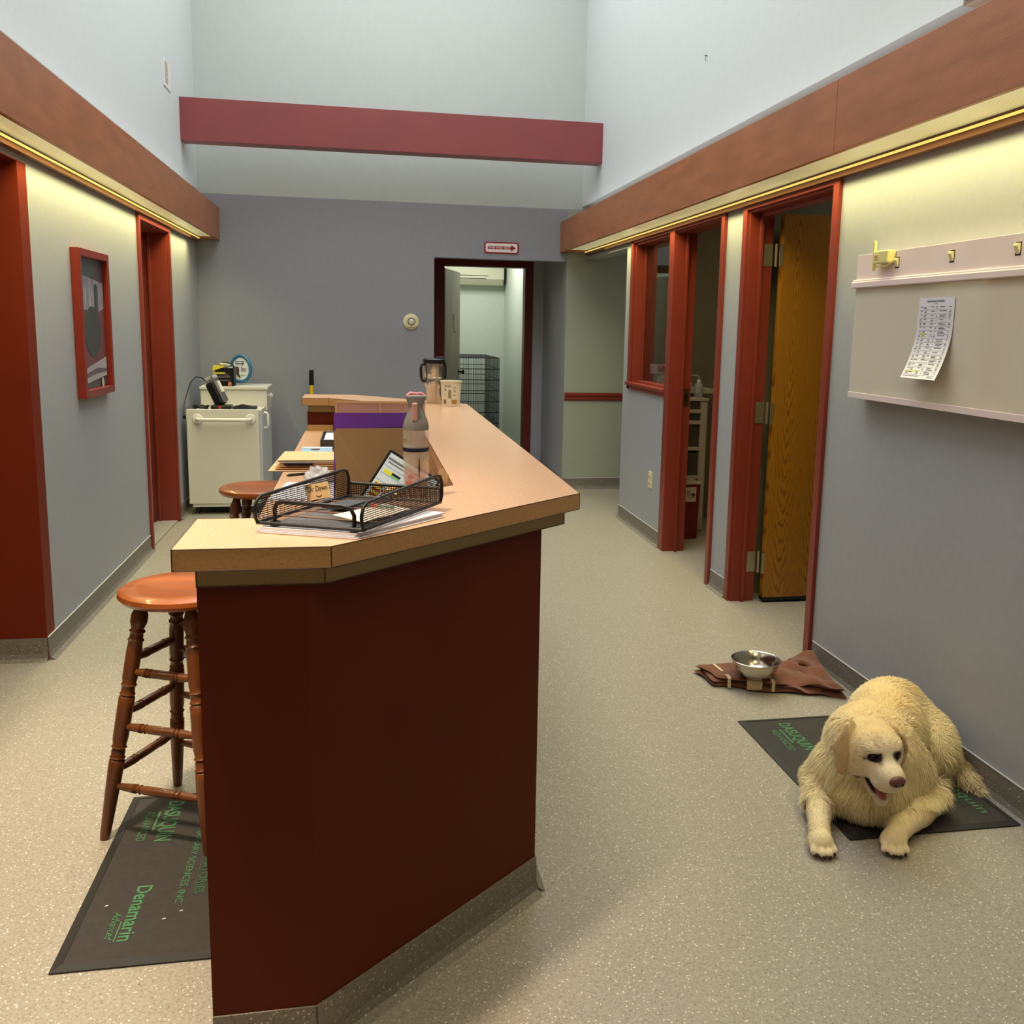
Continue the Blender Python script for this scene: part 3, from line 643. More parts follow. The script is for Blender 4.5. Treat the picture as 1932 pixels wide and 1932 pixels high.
# vent plate on the left upper wall
t=thing('wall_plate',(-1.31,7.2,3.0),'small white rectangular cover plate high on the left upper wall','cover plate')
MB().box(-1.31,-1.302,7.105,7.325,3.02,3.20).build('plate',mat('grey white plate',(216,216,210),.5),t,bevel=.002)
MB().box(-1.3025,-1.2995,7.125,7.215,3.05,3.185).build('louvre',mat('beige louvre',(176,166,150),.6,var=.05),t)
MB().lathe([(.006,0),(.006,.004)],(-1.301,7.17,3.085),10,(1,0,0)).build('screw',white,t)
# brown speaker box on right upper wall
t=thing('wall_speaker',(1.896,2.6,2.46),'tan box mounted on the right upper wall just above the valance','speaker')
MB().box(1.80,1.896,2.45,2.78,2.44,2.75).build('speaker_cabinet',mat('tan cabinet',(134,112,92),.6,var=.08),t,bevel=.004)
MB().box(1.797,1.801,2.465,2.765,2.455,2.735).build('speaker_grille',mat('brown grille cloth',(118,98,82),.9,var=.1,scale=80),t)
tag(MB().lathe([(.004,0),(.0035,.012),(.002,.014)],(1.896,5.31,2.965),10,(-1,0,0)).tube([(1.886,5.31,2.965),(1.888,5.312,2.95),(1.89,5.308,2.935)],.0015,6).build('wall_hook',mat('grey hook',(90,90,92),.4,metal=.6)),'small grey hook alone on the right upper wall','hook')

# ================= CART =================
cw=mat('cream white enamel',(214,210,196),.4,var=.015)
t=thing('medical_cart',(-1.03,7.8,0),'white enamel wheeled bedside cart with a grab bar in the far left corner','cart')
MB().box(-1.294,-.775,7.36,7.392,.085,.800).build('end_panel',cw,t,bevel=.004)
MB().add([(x,y,z) for x in (-1.285,-.758) for y,z in ((7.392,.09),(7.396,.755),(7.77,.756),(8.16,.757),(8.16,.09))],[(0,1,2,3,4),(5,9,8,7,6),(0,5,6,1),(1,6,7,2),(2,7,8,3),(3,8,9,4),(4,9,5,0)]).build('cabinet_body',mat('cool enamel',(200,202,202),.4,var=.015),t,bevel=.003)
MB().box(-1.28,-.765,7.395,7.765,.758,.790).build('shelf',cw,t)
MB().box(-1.252,-.752,7.77,8.16,.758,.925).build('upper_box',cw,t,bevel=.003)
MB().box(-1.258,-.742,7.757,8.165,.922,.945).build('upper_lid',cw,t,bevel=.004)
g=MB().tube([(-1.215,7.36,.728),(-1.215,7.335,.728),(-1.205,7.31,.728),(-1.18,7.298,.728),(-.90,7.298,.727),(-.865,7.298,.727),(-.845,7.31,.727),(-.835,7.335,.727),(-.835,7.36,.727)],.0135,14); g.build('grab_bar',white,t,smooth=True)
for xx in (-1.215,-.835):
    MB().lathe([(.001,0),(.038,0),(.038,.004),(.034,.010),(.001,.012)],(xx,7.36,.728),24,(0,-1,0)).build('bar_flange',white,t,smooth=True)
    for a in (0,2.1,4.2): MB().lathe([(.004,0),(.004,.002)],(xx+.028*math.cos(a+.5),7.352,.728+.028*math.sin(a+.5)),8,(0,-1,0)).build('flange_screw',mat('dark screw',(70,64,58),.5),t)
MB().tube([(-.757,7.56,.76),(-.735,7.56,.755),(-.728,7.56,.74),(-.728,7.56,.66),(-.735,7.56,.645),(-.757,7.56,.64)],.011,12).build('side_handle',white,t,smooth=True)
MB().lathe([(.012,0),(.012,.012),(.02,.018),(.02,.028),(.012,.036),(.001,.038)],(-.752,7.87,.87),16,(1,0,0)).build('knob',white,t,smooth=True)
MB().box(-1.27,-.80,7.37,7.40,.062,.085).box(-1.2,-.85,7.45,8.1,.066,.09).build('chassis',white,t)
for (xx,yy_) in ((-1.24,7.46),(-.82,7.46),(-1.24,8.08),(-.82,8.08)):
    MB().lathe([(.001,-.011),(.028,-.011),(.033,-.006),(.033,.006),(.028,.011),(.001,.011)],(xx,yy_,.033),20,(1,0,0)).box(xx-.004,xx+.004,yy_-.01,yy_+.01,.03,.09).build('caster',mat('grey rubber wheel',(60,60,58),.6),t)
MB().box(-1.17,-.86,7.47,8.05,.001,.06).build('floor_pan',black,t)
# things on the cart
t=thing('hand_scanner',(-1.10,7.6,.791),'black handheld device leaning in its cradle on the cart shelf','scanner')
ax=Vector((-.42,.12,.9)).normalized(); an=Vector((.85,-.35,.42)); an=(an-ax*an.dot(ax)).normalized(); at=ax.cross(an)
c0=Vector((-1.055,7.55,.80))
MB().obox(c0+ax*.115,ax,at,an,.19,.085,.075).build('device_body',black,t,bevel=.018,seg=4)
MB().obox(c0+ax*.14+an*.045,ax,at,an,.22,.07,.012).build('metal_spine',steel,t,bevel=.003)
MB().obox(c0+ax*.15+an*.058,ax,at,an,.09,.03,.012).build('white_label',white,t,bevel=.002)
MB().obox(c0+ax*.235+an*.012,ax,at,an,.03,.06,.09).build('head_cap',mat('silver plastic',(170,168,158),.4),t,bevel=.006)
MB().obox((-1.06,7.52,.806),(1,0,0),(0,1,0),(0,0,1),.15,.12,.03).build('cradle_base',black,t,bevel=.008)
MB().lathe([(.001,0),(.011,0),(.011,.008),(.001,.008)],(-1.065,7.458,.808),14,(0,-1,0)).build('red_button',mat('red button',(190,40,36),.4),t)
pw=[(-1.17,7.5,1.0),(-1.19,7.5,1.025),(-1.235,7.48,1.035),(-1.27,7.45,.99),(-1.295,7.41,.90),(-1.305,7.35,.83),(-1.30,7.31,.775),(-1.295,7.30,.752)]
tag(MB().tube(pw,.0045,8).box(-1.305,-1.285,7.29,7.31,.735,.76).build('power_cord',black,smooth=True),'black power cord looping out over the left edge of the cart','cord')
cb=MB()
for k,(rx,ry,cx,cy) in enumerate(((.055,.035,-1.205,7.45),(.05,.03,-1.20,7.46),(.058,.04,-1.205,7.48),(.045,.03,-1.195,7.45))):
    cb.tube([(cx+rx*math.cos(a),cy+ry*math.sin(a),.803+.005*k+.005*math.sin(3*a+k)) for a in [i*math.pi/10 for i in range(20)]],.0045,7,closed=True)
tag(cb.build('coiled_cable',black,smooth=True),'black cable coiled loosely on the front shelf of the cart','cable')
tag(MB().obox((-.885,7.47,.806),(1,0,.0),(0,1,0),(0,0,1),.17,.10,.022).tube([(-.95,7.42,.815),(-.9,7.42,.828),(-.84,7.43,.818),(-.805,7.44,.801)],.009,8).build('dark_pouch',mat('dark grey nylon',(46,46,54),.6,var=.2),bevel=.006),'flat dark grey pouch with black strap lying at the right of the cart shelf','pouch')
t=thing('black_organiser',(-1.07,7.85,.945),'black organiser box stuffed with yellow packs on the cart lid','organiser')
MB().box(-1.142,-1.0,7.79,7.93,.945,1.09).build('organiser_box',black,t,bevel=.003)
MB().box(-1.14,-1.03,7.782,7.79,.985,.997).box(-1.14,-1.03,7.782,7.79,1.01,1.03).box(-1.13,-1.04,7.780,7.79,1.035,1.043).build('silver_slot',mat('grey metal tray',(110,106,100),.4,metal=.5),t)
MB().box(-1.045,-1.02,7.78,7.79,.95,.978).build('copper_clip',mat('copper clip',(196,124,96),.4),t)
MB().add([(-1.16,7.78,1.065),(-1.155,7.78,1.105),(-1.085,7.78,1.105),(-1.07,7.78,1.095),(-1.16,7.86,1.065),(-1.155,7.86,1.105),(-1.085,7.86,1.105),(-1.07,7.86,1.095)],[(0,3,2,1),(4,5,6,7),(0,1,5,4),(1,2,6,5),(2,3,7,6),(0,4,7,3)]).box(-1.155,-1.065,7.775,7.80,1.043,1.053).build('yellow_pack',mat('yellow pack',(222,204,60),.5),t)
MB().obox((-1.035,7.82,1.075),(1,0,.2),(0,1,0),(-.2,0,1),.05,.05,.035).obox((-1.07,7.83,1.115),(1,0,-.1),(0,1,0),(.1,0,1),.08,.04,.014).build('white_bundle',mat('cream bundle',(214,206,168),.6,var=.1),t,bevel=.004)
MB().tube([(-1.11,7.84,1.10),(-1.10,7.84,1.125),(-1.06,7.84,1.13),(-1.02,7.84,1.12),(-1.0,7.84,1.09)],.006,8).build('carry_loop',black,t)
# blue oval
t=thing('oval_clock',(-.95,7.86,.945),'oval blue rimmed clock standing on the cart lid','clock')
oc=Vector((-.972,8.0,1.068)); nx_=Vector((-.42,-.9,.05)).normalized(); uy=Vector((0,.1,1)); uy=(uy-nx_*uy.dot(nx_)).normalized(); ux=uy.cross(nx_)
def ov(a,k=1,o=0): return oc+ux*(.088*k*math.cos(a))+uy*(.104*k*math.sin(a)*(1+.06*math.sin(a)))+nx_*o
MB().tube([ov(i*math.pi/24) for i in range(48)],.0145,12,closed=True).build('blue_rim',mat('teal blue plastic',(58,112,148),.3),t,smooth=True)
MB().add([ov(i*math.pi/16,.97,.004) for i in range(32)],[tuple(range(32))]).build('white_face',mat('white card',(222,224,230),.6),t)
MB().obox(oc-nx_*.01,ux,uy,nx_,.12,.17,.01).build('back_plate',mat('teal blue plastic2',(48,96,128),.4),t)
for (du,dv,w,h,mm) in ((-.005,.055,.075,.022,'dark blue label'),(.03,.005,.04,.006,'grey print'),(.03,-.01,.045,.005,'grey print'),(.02,-.045,.05,.008,'pale green print')):
    MB().obox(oc+ux*du+uy*dv+nx_*.006,ux,uy,nx_,w,h,.001).build('print_mark',mat(mm,{'dark blue label':(30,40,66),'grey print':(120,124,140),'pale green print':(170,196,170)}[mm],.6),t)
MB().obox(oc+ux*-.005+uy*.055+nx_*.0075,ux,uy,nx_,.062,.012,.001).build('label_window',mat('pale blue window',(196,206,226),.5),t)
MB().add([oc+ux*a+uy*b2+nx_*.0068 for a,b2 in ((-.055,.02),(-.02,.025),(-.01,0),(-.015,-.03),(.0,-.07),(-.02,-.06),(-.045,-.03))],[tuple(range(7))]).build('dog_print',mat('brown print',(84,58,48),.6),t)
MB().tube([oc+ux*.02+uy*.045+nx_*.007,oc+ux*.01+uy*.0+nx_*.007,oc+ux*.012+uy*-.02+nx_*.007],.002,6).build('clock_hand',black,t)
# long tool at the far wall
t=thing('long_handled_tool',(-.43,8.2,0),'yellow handled tool with black grip standing behind the desk','tool')
tx,ty=-.431,8.24
MB().tube([(tx,ty,.05),(tx,ty,.94)],.0165,12).build('yellow_handle',mat('yellow handle',(226,190,30),.35),t,smooth=True)
MB().lathe([(.016,.93),(.0195,.935),(.0195,.99),(.0185,1.0),(.0195,1.01),(.0195,1.05),(.018,1.058),(.001,1.06)],(tx,ty,0),16).build('black_grip',black,t,smooth=True)
MB().add([(tx-.11,ty-.02,0),(tx+.11,ty-.02,0),(tx+.11,ty+.01,0),(tx-.11,ty+.01,0),(tx-.03,ty-.015,.09),(tx+.03,ty-.015,.09),(tx+.03,ty+.015,.09),(tx-.03,ty+.015,.09)],[(0,1,2,3),(4,7,6,5),(0,4,5,1),(1,5,6,2),(2,6,7,3),(3,7,4,0)]).build('tool_head',steel,t)

# ================= FAR ROOM =================
wire=mat('black wire',(14,14,15),.4,metal=.3)
t=thing('wire_crate',(1.1,11.2,0),'tall black wire dog crate standing in the room beyond the far doorway','crate')
cx0,cx1,cy0,cy1,H_=.86,1.50,10.55,11.85,1.105
def panel(name,p,q,vert=22,horz=9):
    b=MB(); p,q=Vector(p),Vector(q)
    for i in range(vert+1):
        s=p.lerp(q,i/vert); b.tube([(s.x,s.y,.01),(s.x,s.y,H_)],.0018,4)
    for j in range(horz+1):
        z=.01+(H_-.01)*j/horz; b.tube([(p.x,p.y,z),(q.x,q.y,z)],.0042,5)
    b.build(name,wire,t)
panel('front_panel',(cx0,cy0),(cx1,cy0)); panel('back_panel',(cx0,cy1),(cx1,cy1)); panel('side_panel',(cx1,cy0),(cx1,cy1),36); panel('side_panel',(cx0,cy0),(cx0,cy1),36)
b=MB()
for i in range(23): b.tube([(cx0+(cx1-cx0)*i/22,cy0,H_),(cx0+(cx1-cx0)*i/22,cy1,H_)],.0018,4)
for i in range(6): b.tube([(cx0,cy0+(cy1-cy0)*i/5,H_),(cx1,cy0+(cy1-cy0)*i/5,H_)],.004,5)
b.build('top_panel',wire,t)
for z in (.95,.35):
    MB().tube([(cx1+.006,11.25,z),(cx1+.02,11.25,z),(cx1+.02,11.15,z+.02),(cx1+.006,11.15,z+.02)],.006,6).box(cx1,cx1+.01,11.12,11.28,z-.02,z-.012).build('door_latch',wire,t)
MB().box(cx0+.02,cx1-.02,cy0+.03,cy1-.03,.006,.03).build('floor_tray',black,t)
t=thing('air_conditioner',(1.3,11.9,1.9),'cream wall mounted air conditioner high in the room beyond the far doorway','air conditioner')
acm=mat('aged cream plastic',(206,202,176),.45)
MB().add([(x,y,z) for x in (.85,1.72) for y,z in ((12,1.955),(11.86,1.955),(11.80,2.03),(11.80,2.24),(12,2.26))],[(0,1,2,3,4),(5,9,8,7,6),(0,5,6,1),(1,6,7,2),(2,7,8,3),(3,8,9,4),(4,9,5,0)]).build('unit_body',acm,t,bevel=.01)
MB().box(.9,1.52,11.795,11.80,2.066,2.072).box(.9,1.50,11.80,11.806,2.03,2.037).build('air_slot',black,t)
MB().box(1.72,1.724,11.80,12,1.98,2.25).build('side_gap',black,t)

# ================= EXAM ROOM =================
t=thing('drawer_tower',(2.27,6.64,0),'white plastic drawer tower inside the dark exam room','drawer unit')
pl=mat('dull white plastic',(196,186,168),.5,var=.03)
tx0,tx1,ty0,ty1=2.10,2.437,6.46,6.84
for xx in (tx0,tx1-.055): MB().box(xx,xx+.055,ty0,ty0+.05,.0,.955).build('corner_post',pl,t,bevel=.012,seg=3)
MB().box(tx0,tx0+.012,ty0+.04,ty1,.02,.955).box(tx1-.012,tx1,ty0+.04,ty1,.02,.955).box(tx0,tx1,ty1-.01,ty1,.02,.955).build('side_panel',pl,t)
MB().box(tx0-.004,tx1+.004,ty0-.006,ty1,.955,.975).build('top_panel',pl,t,bevel=.004)
dm=mat('smoky drawer plastic',(84,78,70),.25,var=.1)
for (z0,z1) in ((.03,.24),(.25,.36),(.41,.58),(.62,.79),(.81,.87),(.89,.945)):
    d=MB().box(tx0+.055,tx1-.055,ty0+.012,ty0+.02,z0,z1).build('drawer',dm,t)
    e=MB().box(tx0+.045,tx1-.05,ty0-.008,ty0+.016,z0-.022,z0+.004).build('drawer_lip',pl,t,bevel=.004)
MB().box(tx0+.06,tx1-.06,ty0+.02,ty1-.02,.10,.16).box(tx0+.06,tx1-.06,ty0+.02,ty1-.02,.45,.5).build('drawer_contents',mat('pale drawer contents',(140,130,118),.7,var=.2,scale=20),t)
t=thing('sharps_bin',(2.25,6.3,0),'red plastic waste bin with white label before the drawer tower','bin')
rb=mat('dark red plastic',(112,14,14),.35)
MB().add([(x,y,z) for z,k in ((0,.0),(.395,.012)) for x,y in ((2.17-k,6.22-k),(2.305+k,6.22-k),(2.305+k,6.40+k),(2.17-k,6.40+k))],[(0,3,2,1),(4,5,6,7),(0,1,5,4),(1,2,6,5),(2,3,7,6),(3,0,4,7)]).build('bin_body',rb,t,bevel=.006)
MB().box(2.155,2.32,6.205,6.42,.392,.405).build('bin_lid',mat('bin lid plastic',(190,180,164),.5),t,bevel=.003)
MB().box(2.205,2.283,6.2045,6.207,.268,.372).build('bin_label',mat('bin label paper',(196,182,172),.6),t)
MB().lathe([(.013,0),(.013,.001)],(2.262,6.2045,.318),16,(0,-1,0)).box(2.215,2.24,6.203,6.2045,.34,.345).box(2.215,2.243,6.203,6.2045,.325,.33).box(2.215,2.24,6.203,6.2045,.31,.315).box(2.23,2.27,6.203,6.2045,.295,.299).build('label_print',mat('dark red print',(90,30,34),.6),t)
t=thing('wash_bottle',(2.395,6.56,.975),'clear squeeze bottle with bent spout on the drawer tower','bottle')
wb=mat('cloudy plastic',(196,192,178),.35,alpha=.75)
MB().lathe([(.001,.975),(.03,.975),(.032,.98),(.032,1.055),(.027,1.07),(.014,1.078),(.014,1.082)],(2.395,6.56,0),24).build('bottle_body',wb,t,smooth=True)
MB().lathe([(.015,1.078),(.015,1.10),(.008,1.104),(.001,1.105)],(2.395,6.56,0),18).build('bottle_cap',white,t,smooth=True)
MB().tube([(2.395,6.56,1.10),(2.395,6.56,1.118),(2.385,6.56,1.132),(2.36,6.56,1.136),(2.325,6.56,1.132)],.003,8).build('spout',white,t,smooth=True)
MB().box(2.366,2.380,6.526,6.529,1.01,1.035).build('bottle_label',white,t)
t=thing('blue_bottle',(2.305,6.54,.975),'blue bottle half hidden behind the door post on the drawer tower','bottle')
MB().lathe([(.001,.975),(.024,.975),(.026,.98),(.026,1.075),(.02,1.09),(.012,1.094),(.012,1.10)],(2.30,6.54,0),24).build('bottle_body',mat('blue plastic',(24,72,140),.3),t,smooth=True)
MB().lathe([(.013,1.098),(.013,1.12),(.001,1.121)],(2.30,6.54,0),16).tube([(2.30,6.54,1.118),(2.30,6.54,1.13),(2.325,6.53,1.132)],.005,8).build('pump_cap',black,t,smooth=True)
MB().box(2.295,2.324,6.512,6.516,1.05,1.08).build('bottle_label',white,t)
tag(MB().lathe([(.001,.975),(.028,.975),(.029,1.03),(.026,1.045),(.015,1.055),(.015,1.085),(.001,1.086)],(2.345,6.66,0),20).build('grey_jar',mat('smoky jar',(92,92,88),.3),smooth=True),'small smoky jar at the back of the drawer tower','jar')
sh=MB().box(2.09,2.55,6.62,6.929,1.0,1.03); tag(sh.build('wall_shelf',pl),'white shelf on the exam room wall seen through the window','shelf')
t=thing('glove_box',(2.18,6.75,1.13),'pink and white glove box stacked on top behind the exam room window','box')
pk=mat('magenta box print',(168,44,84),.5); wc=mat('box card white',(220,210,206),.6)
MB().box(2.096,2.25,6.70,6.80,1.135,1.205).build('carton',wc,t); MB().box(2.13,2.25,6.698,6.70,1.15,1.195).box(2.105,2.25,6.705,6.80,1.205,1.2065).build('pink_print',pk,t); MB().box(2.14,2.155,6.6965,6.698,1.175,1.188).build('white_square',wc,t)
t=thing('small_carton',(2.21,6.75,1.03),'white carton under the pink glove box behind the window','box')
MB().box(2.13,2.27,6.71,6.81,1.03,1.134).build('carton',wc,t); MB().box(2.19,2.205,6.708,6.71,1.105,1.12).build('dark_print',black,t)
t=thing('white_canister',(2.25,6.66,1.03),'small white canister on the shelf beside the cartons','canister')
MB().lathe([(.001,1.03),(.022,1.03),(.022,1.085),(.018,1.09),(.018,1.10),(.001,1.10)],(2.205,6.655,0),20).build('canister_body',white,t,smooth=True)
MB().lathe([(.019,1.09),(.019,1.105),(.001,1.106)],(2.205,6.655,0),18).build('canister_lid',mat('clear lid',(196,190,180),.3),t,smooth=True)
# ================= THINGS ON THE COUNTER =================
ct=1.0505; dk=.8705
# travel mug
t=thing('travel_mug',(.362,4.97,ct),'stainless steel travel mug with black lid and handle at the far counter end','travel mug')
MB().lathe([(.001,ct),(.036,ct),(.038,ct+.004),(.041,ct+.075),(.046,ct+.085),(.051,ct+.10),(.0535,ct+.115),(.0535,ct+.135),(.052,ct+.137),(.0535,ct+.139),(.055,ct+.195),(.052,ct+.197),(.055,ct+.199),(.055,ct+.208)],(.362,4.97,0),40).build('mug_body',steel,t,smooth=True)
MB().lathe([(.056,ct+.206),(.058,ct+.208),(.057,ct+.226),(.050,ct+.232),(.001,ct+.233)],(.362,4.97,0),32).build('mug_lid',black,t,smooth=True)
MB().box(.37,.415,4.955,4.985,ct+.228,ct+.240).build('lid_slider',black,t,bevel=.004)
MB().tube([(.315,4.955,ct+.205),(.298,4.945,ct+.20),(.292,4.94,ct+.185),(.293,4.94,ct+.14),(.300,4.945,ct+.118),(.312,4.95,ct+.112)],.0075,10).build('mug_handle',black,t,smooth=True)
MB().tube([(.414,4.95,ct+.215),(.420,4.945,ct+.19),(.418,4.945,ct+.13)],.006,8).build('lid_strap',black,t,smooth=True)
text('lettering','bubba',black,(.318,4.922,ct+.152),(.83,-.56,0),(0,0,1),.012,t,width=.032)
# paper cup
t=thing('paper_cup',(.435,4.80,ct),'cream printed paper cup without lid beside the steel travel mug','cup')
MB().lathe([(.001,ct+.004),(.042,ct+.004),(.043,ct),(.0445,ct),(.052,ct+.120),(.0555,ct+.121),(.0565,ct+.124),(.0555,ct+.127),(.0525,ct+.127),(.051,ct+.12),(.043,ct+.012),(.001,ct+.01)],(.435,4.80,0),40,cap=False).build('cup_body',mat('cream cup card',(232,222,198),.5),t,smooth=True)
def cuparc(a0,a1,z0,z1,m,name):
    P=[]
    for z in (z0,z1):
        rr_=.0447+(z)/.12*.0075+.0006
        P.append([(.435+rr_*math.cos(a0+(a1-a0)*i/8),4.80+rr_*math.sin(a0+(a1-a0)*i/8),ct+z) for i in range(9)])
    MB().grid(P).build(name,m,t)
gd=mat('gold print',(176,132,62),.4); gp=mat('taupe print',(150,138,116),.6)
cuparc(-1.55,-.95,.012,.034,gd,'gold_band'); cuparc(-2.55,-2.2,.012,.034,mat('brown band',(150,116,70),.5),'gold_band')
for a,w,z,h in ((-2.3,.25,.098,.007),(-1.95,.28,.098,.007),(-1.95,.3,.04,.03),(-1.92,.3,.055,.028),(-1.45,.3,.092,.003),(-1.4,.2,.08,.004),(-1.38,.2,.072,.004),(-1.4,.22,.054,.005),(-2.35,.2,.078,.01),(-2.4,.1,.058,.006),(-1.62,.03,.02,.03)): cuparc(a,a+w,z,z+h,gp,'cup_print')
# water bottle
t=thing('water_bottle',(.120,2.232,ct),'tall clear water bottle with grey and pink flip top and red fruit inside','water bottle')
wx,wy=.120,2.225
clr=bpy.data.materials.new('clear bottle plastic'); clr.use_nodes=True; N=clr.node_tree.nodes; L=clr.node_tree.links; b_=N['Principled BSDF']
b_.inputs['Base Color'].default_value=(.80,.80,.74,1); b_.inputs['Roughness'].default_value=.08; b_.inputs['Alpha'].default_value=.24; b_.inputs['Specular IOR Level'].default_value=.8
MB().lathe([(.001,ct+.001),(.028,ct+.001),(.030,ct+.005),(.0305,ct+.15),(.0295,ct+.165)],(wx,wy,0),40,cap=False).build('bottle_wall',clr,t,smooth=True)
# coloured water, red at the base
wt=bpy.data.materials.new('fruit water'); wt.use_nodes=True; N=wt.node_tree.nodes; L=wt.node_tree.links; b_=N['Principled BSDF']
tc=N.new('ShaderNodeTexCoord'); sp=N.new('ShaderNodeSeparateXYZ'); L.new(tc.outputs['Object'],sp.inputs[0]); r_=N.new('ShaderNodeValToRGB'); e=r_.color_ramp.elements
e[0].position=.03; e[0].color=(*lin((206,70,34)),1); e[1].position=.075; e[1].color=(*lin((200,180,160)),1); L.new(sp.outputs[2],r_.inputs['Fac']); L.new(r_.outputs[0],b_.inputs['Base Color']); b_.inputs['Alpha'].default_value=.42; b_.inputs['Roughness'].default_value=.2
MB().lathe([(.001,ct+.003),(.026,ct+.003),(.0275,ct+.12),(.001,ct+.121)],(wx,wy,0),32).build('fruit_water',wt,t,smooth=True)
MB().lathe([(.0308,ct+.108),(.0311,ct+.109),(.0311,ct+.116),(.0308,ct+.117)],(wx,wy,0),40,cap=False).build('blue_band',mat('navy band',(20,26,62),.4),t,smooth=True)
gy=mat('smoky grey lid',(128,128,124),.35,var=.03)
MB().lathe([(.030,ct+.158),(.0302,ct+.166),(.027,ct+.180),(.021,ct+.195),(.017,ct+.205),(.0165,ct+.212)],(wx,wy,0),36).build('bottle_collar',gy,t,smooth=True)
def lidc(z): # oval blocky carry lid
    return z
MB().add([(wx+a*w,wy+b2*.013,ct+z) for z,w in ((.205,.0165),(.215,.0175),(.225,.021),(.234,.0245),(.240,.023)) for a,b2 in ((-1,-.6),(-.6,-1),(.6,-1),(1,-.6),(1,.6),(.6,1),(-.6,1),(-1,.6))],
   [(i*8+k,i*8+(k+1)%8,(i+1)*8+(k+1)%8,(i+1)*8+k) for i in range(4) for k in range(8)]+[tuple(range(7,-1,-1)),tuple(range(32,40))]).build('carry_lid',gy,t,smooth=True,sub=2)
pkm=mat('pale pink plastic',(206,128,140),.4)
MB().tube([(wx-.021,wy,ct+.236),(wx-.012,wy,ct+.2425),(wx,wy,ct+.2405),(wx+.012,wy,ct+.242),(wx+.021,wy,ct+.235)],.0048,10).build('pink_trim',pkm,t,smooth=True)
MB().box(wx-.010,wx+.003,wy-.0285,wy-.013,ct+.180,ct+.222).build('pink_button',mat('pale rose button',(196,150,146),.45),t,bevel=.003)
MB().lathe([(.0003,ct+.045),(.0022,ct+.07),(.0003,ct+.098)],(wx+.006,wy-.0315,0),8).lathe([(.0003,ct+.02),(.002,ct+.035),(.0003,ct+.045)],(wx+.006,wy-.0315,0),8).build('star_print',mat('dark print',(60,58,44),.5),t)
text('lettering','CO',MATS['dark print'],(wx-.0285,wy-.012,ct+.13),(.55,-.83,0),(0,0,1),.008,t,width=.01)
red=mat('strawberry red',(190,28,26),.4)
for dx,dy,z,s in ((-.016,-.008,.03,.010),(-.012,.006,.045,.007),(.008,-.012,.02,.009),(.014,.004,.03,.008)):
    MB().lathe([(.001,-s),(s*.7,-s*.5),(s*.9,0),(s*.7,s*.6),(.001,s)],(wx+dx,wy+dy,ct+z),14).build('berry',red,t,smooth=True)
# mesh letter tray
def meshmat():
    m=bpy.data.materials.new('black wire mesh'); m.use_nodes=True; N=m.node_tree.nodes; L=m.node_tree.links; b=N['Principled BSDF']; b.inputs['Base Color'].default_value=(.012,.010,.010,1); b.inputs['Roughness'].default_value=.4; b.inputs['Metallic'].default_value=.3
    tc=N.new('ShaderNodeUVMap'); sp=N.new('ShaderNodeSeparateXYZ'); L.new(tc.outputs[0],sp.inputs[0]); outs=[]
    for k in (0,1):
        a=N.new('ShaderNodeMath'); a.operation='FRACT'; L.new(sp.outputs[k],a.inputs[0]); g=N.new('ShaderNodeMath'); g.operation='GREATER_THAN'; g.inputs[1].default_value=.42; L.new(a.outputs[0],g.inputs[0]); outs.append(g)
    mu=N.new('ShaderNodeMath'); mu.operation='MULTIPLY'; L.new(outs[0].outputs[0],mu.inputs[0]); L.new(outs[1].outputs[0],mu.inputs[1])
    inv=N.new('ShaderNodeMath'); inv.operation='SUBTRACT'; inv.inputs[0].default_value=1; L.new(mu.outputs[0],inv.inputs[1]); L.new(inv.outputs[0],b.inputs['Alpha']); return m
MM=meshmat()
def uvplane(o,ax,ay,s=.0042):
    me=o.data; uv=me.uv_layers.new(name='UVMap'); ax,ay=Vector(ax),Vector(ay)
    for l in me.loops:
        c=me.vertices[l.vertex_index].co; uv.data[l.index].uv=(c.dot(ax)/s,c.dot(ay)/s)
FL_,FR_=Vector((-.208,1.858,0)),Vector((-.006,1.768,0)); ey=Vector((.184,.304,0)).normalized(); ex=(FR_-FL_).normalized(); 
Wd=(FR_-FL_).length; Dp=.335; zb=ct+.0165
def tp(a,b2,z): return FL_+ex*(a*Wd)+ey*(b2*Dp)+Vector((0,0,zb+z))
t=thing('letter_tray',tuple(tp(.5,.5,-.012)),'black wire mesh letter tray at the front of the raised counter','letter tray')
hs=.058
def sideprof(a):
    pts=[]; r_=.018/Dp; rz_=.018
    P=[(0.02,0),(0.0,.012),(0.0,.028),(.02,.043),(.06,.050),(.92,hs+.004),(.975,hs),(1.0,hs-.016),(1.0,.014),(.98,0)]
    return [tp(a,b2,z) for b2,z in P]
for a in (0,1):
    pr=sideprof(a); MB().tube(pr,.0034,10,closed=True).build('side_wire',black,t,smooth=True)
    o=MB().add(pr,[tuple(range(len(pr)))]).build('side_mesh',MM,t); uvplane(o,ey,(0,0,1))
o=MB().add([tp(0,.0,0),tp(1,0,0),tp(1,1,0),tp(0,1,0)],[(0,1,2,3)]).build('bottom_mesh',MM,t); uvplane(o,ex,ey)
o=MB().add([tp(0,1,.0),tp(1,1,0),tp(1,1,.03),tp(0,1,.03)],[(0,1,2,3)]).build('back_mesh',MM,t); uvplane(o,ex,(0,0,1))
MB().tube([tp(0,1,.03),tp(1,1,.03)],.003,8).build('back_wire',black,t,smooth=True)
MB().tube([tp(0,.985,.0),tp(1,.985,0)],.003,8).build('bottom_wire',black,t,smooth=True); MB().tube([tp(0,.015,0),tp(1,.015,0)],.0036,8).build('bottom_wire',black,t,smooth=True)
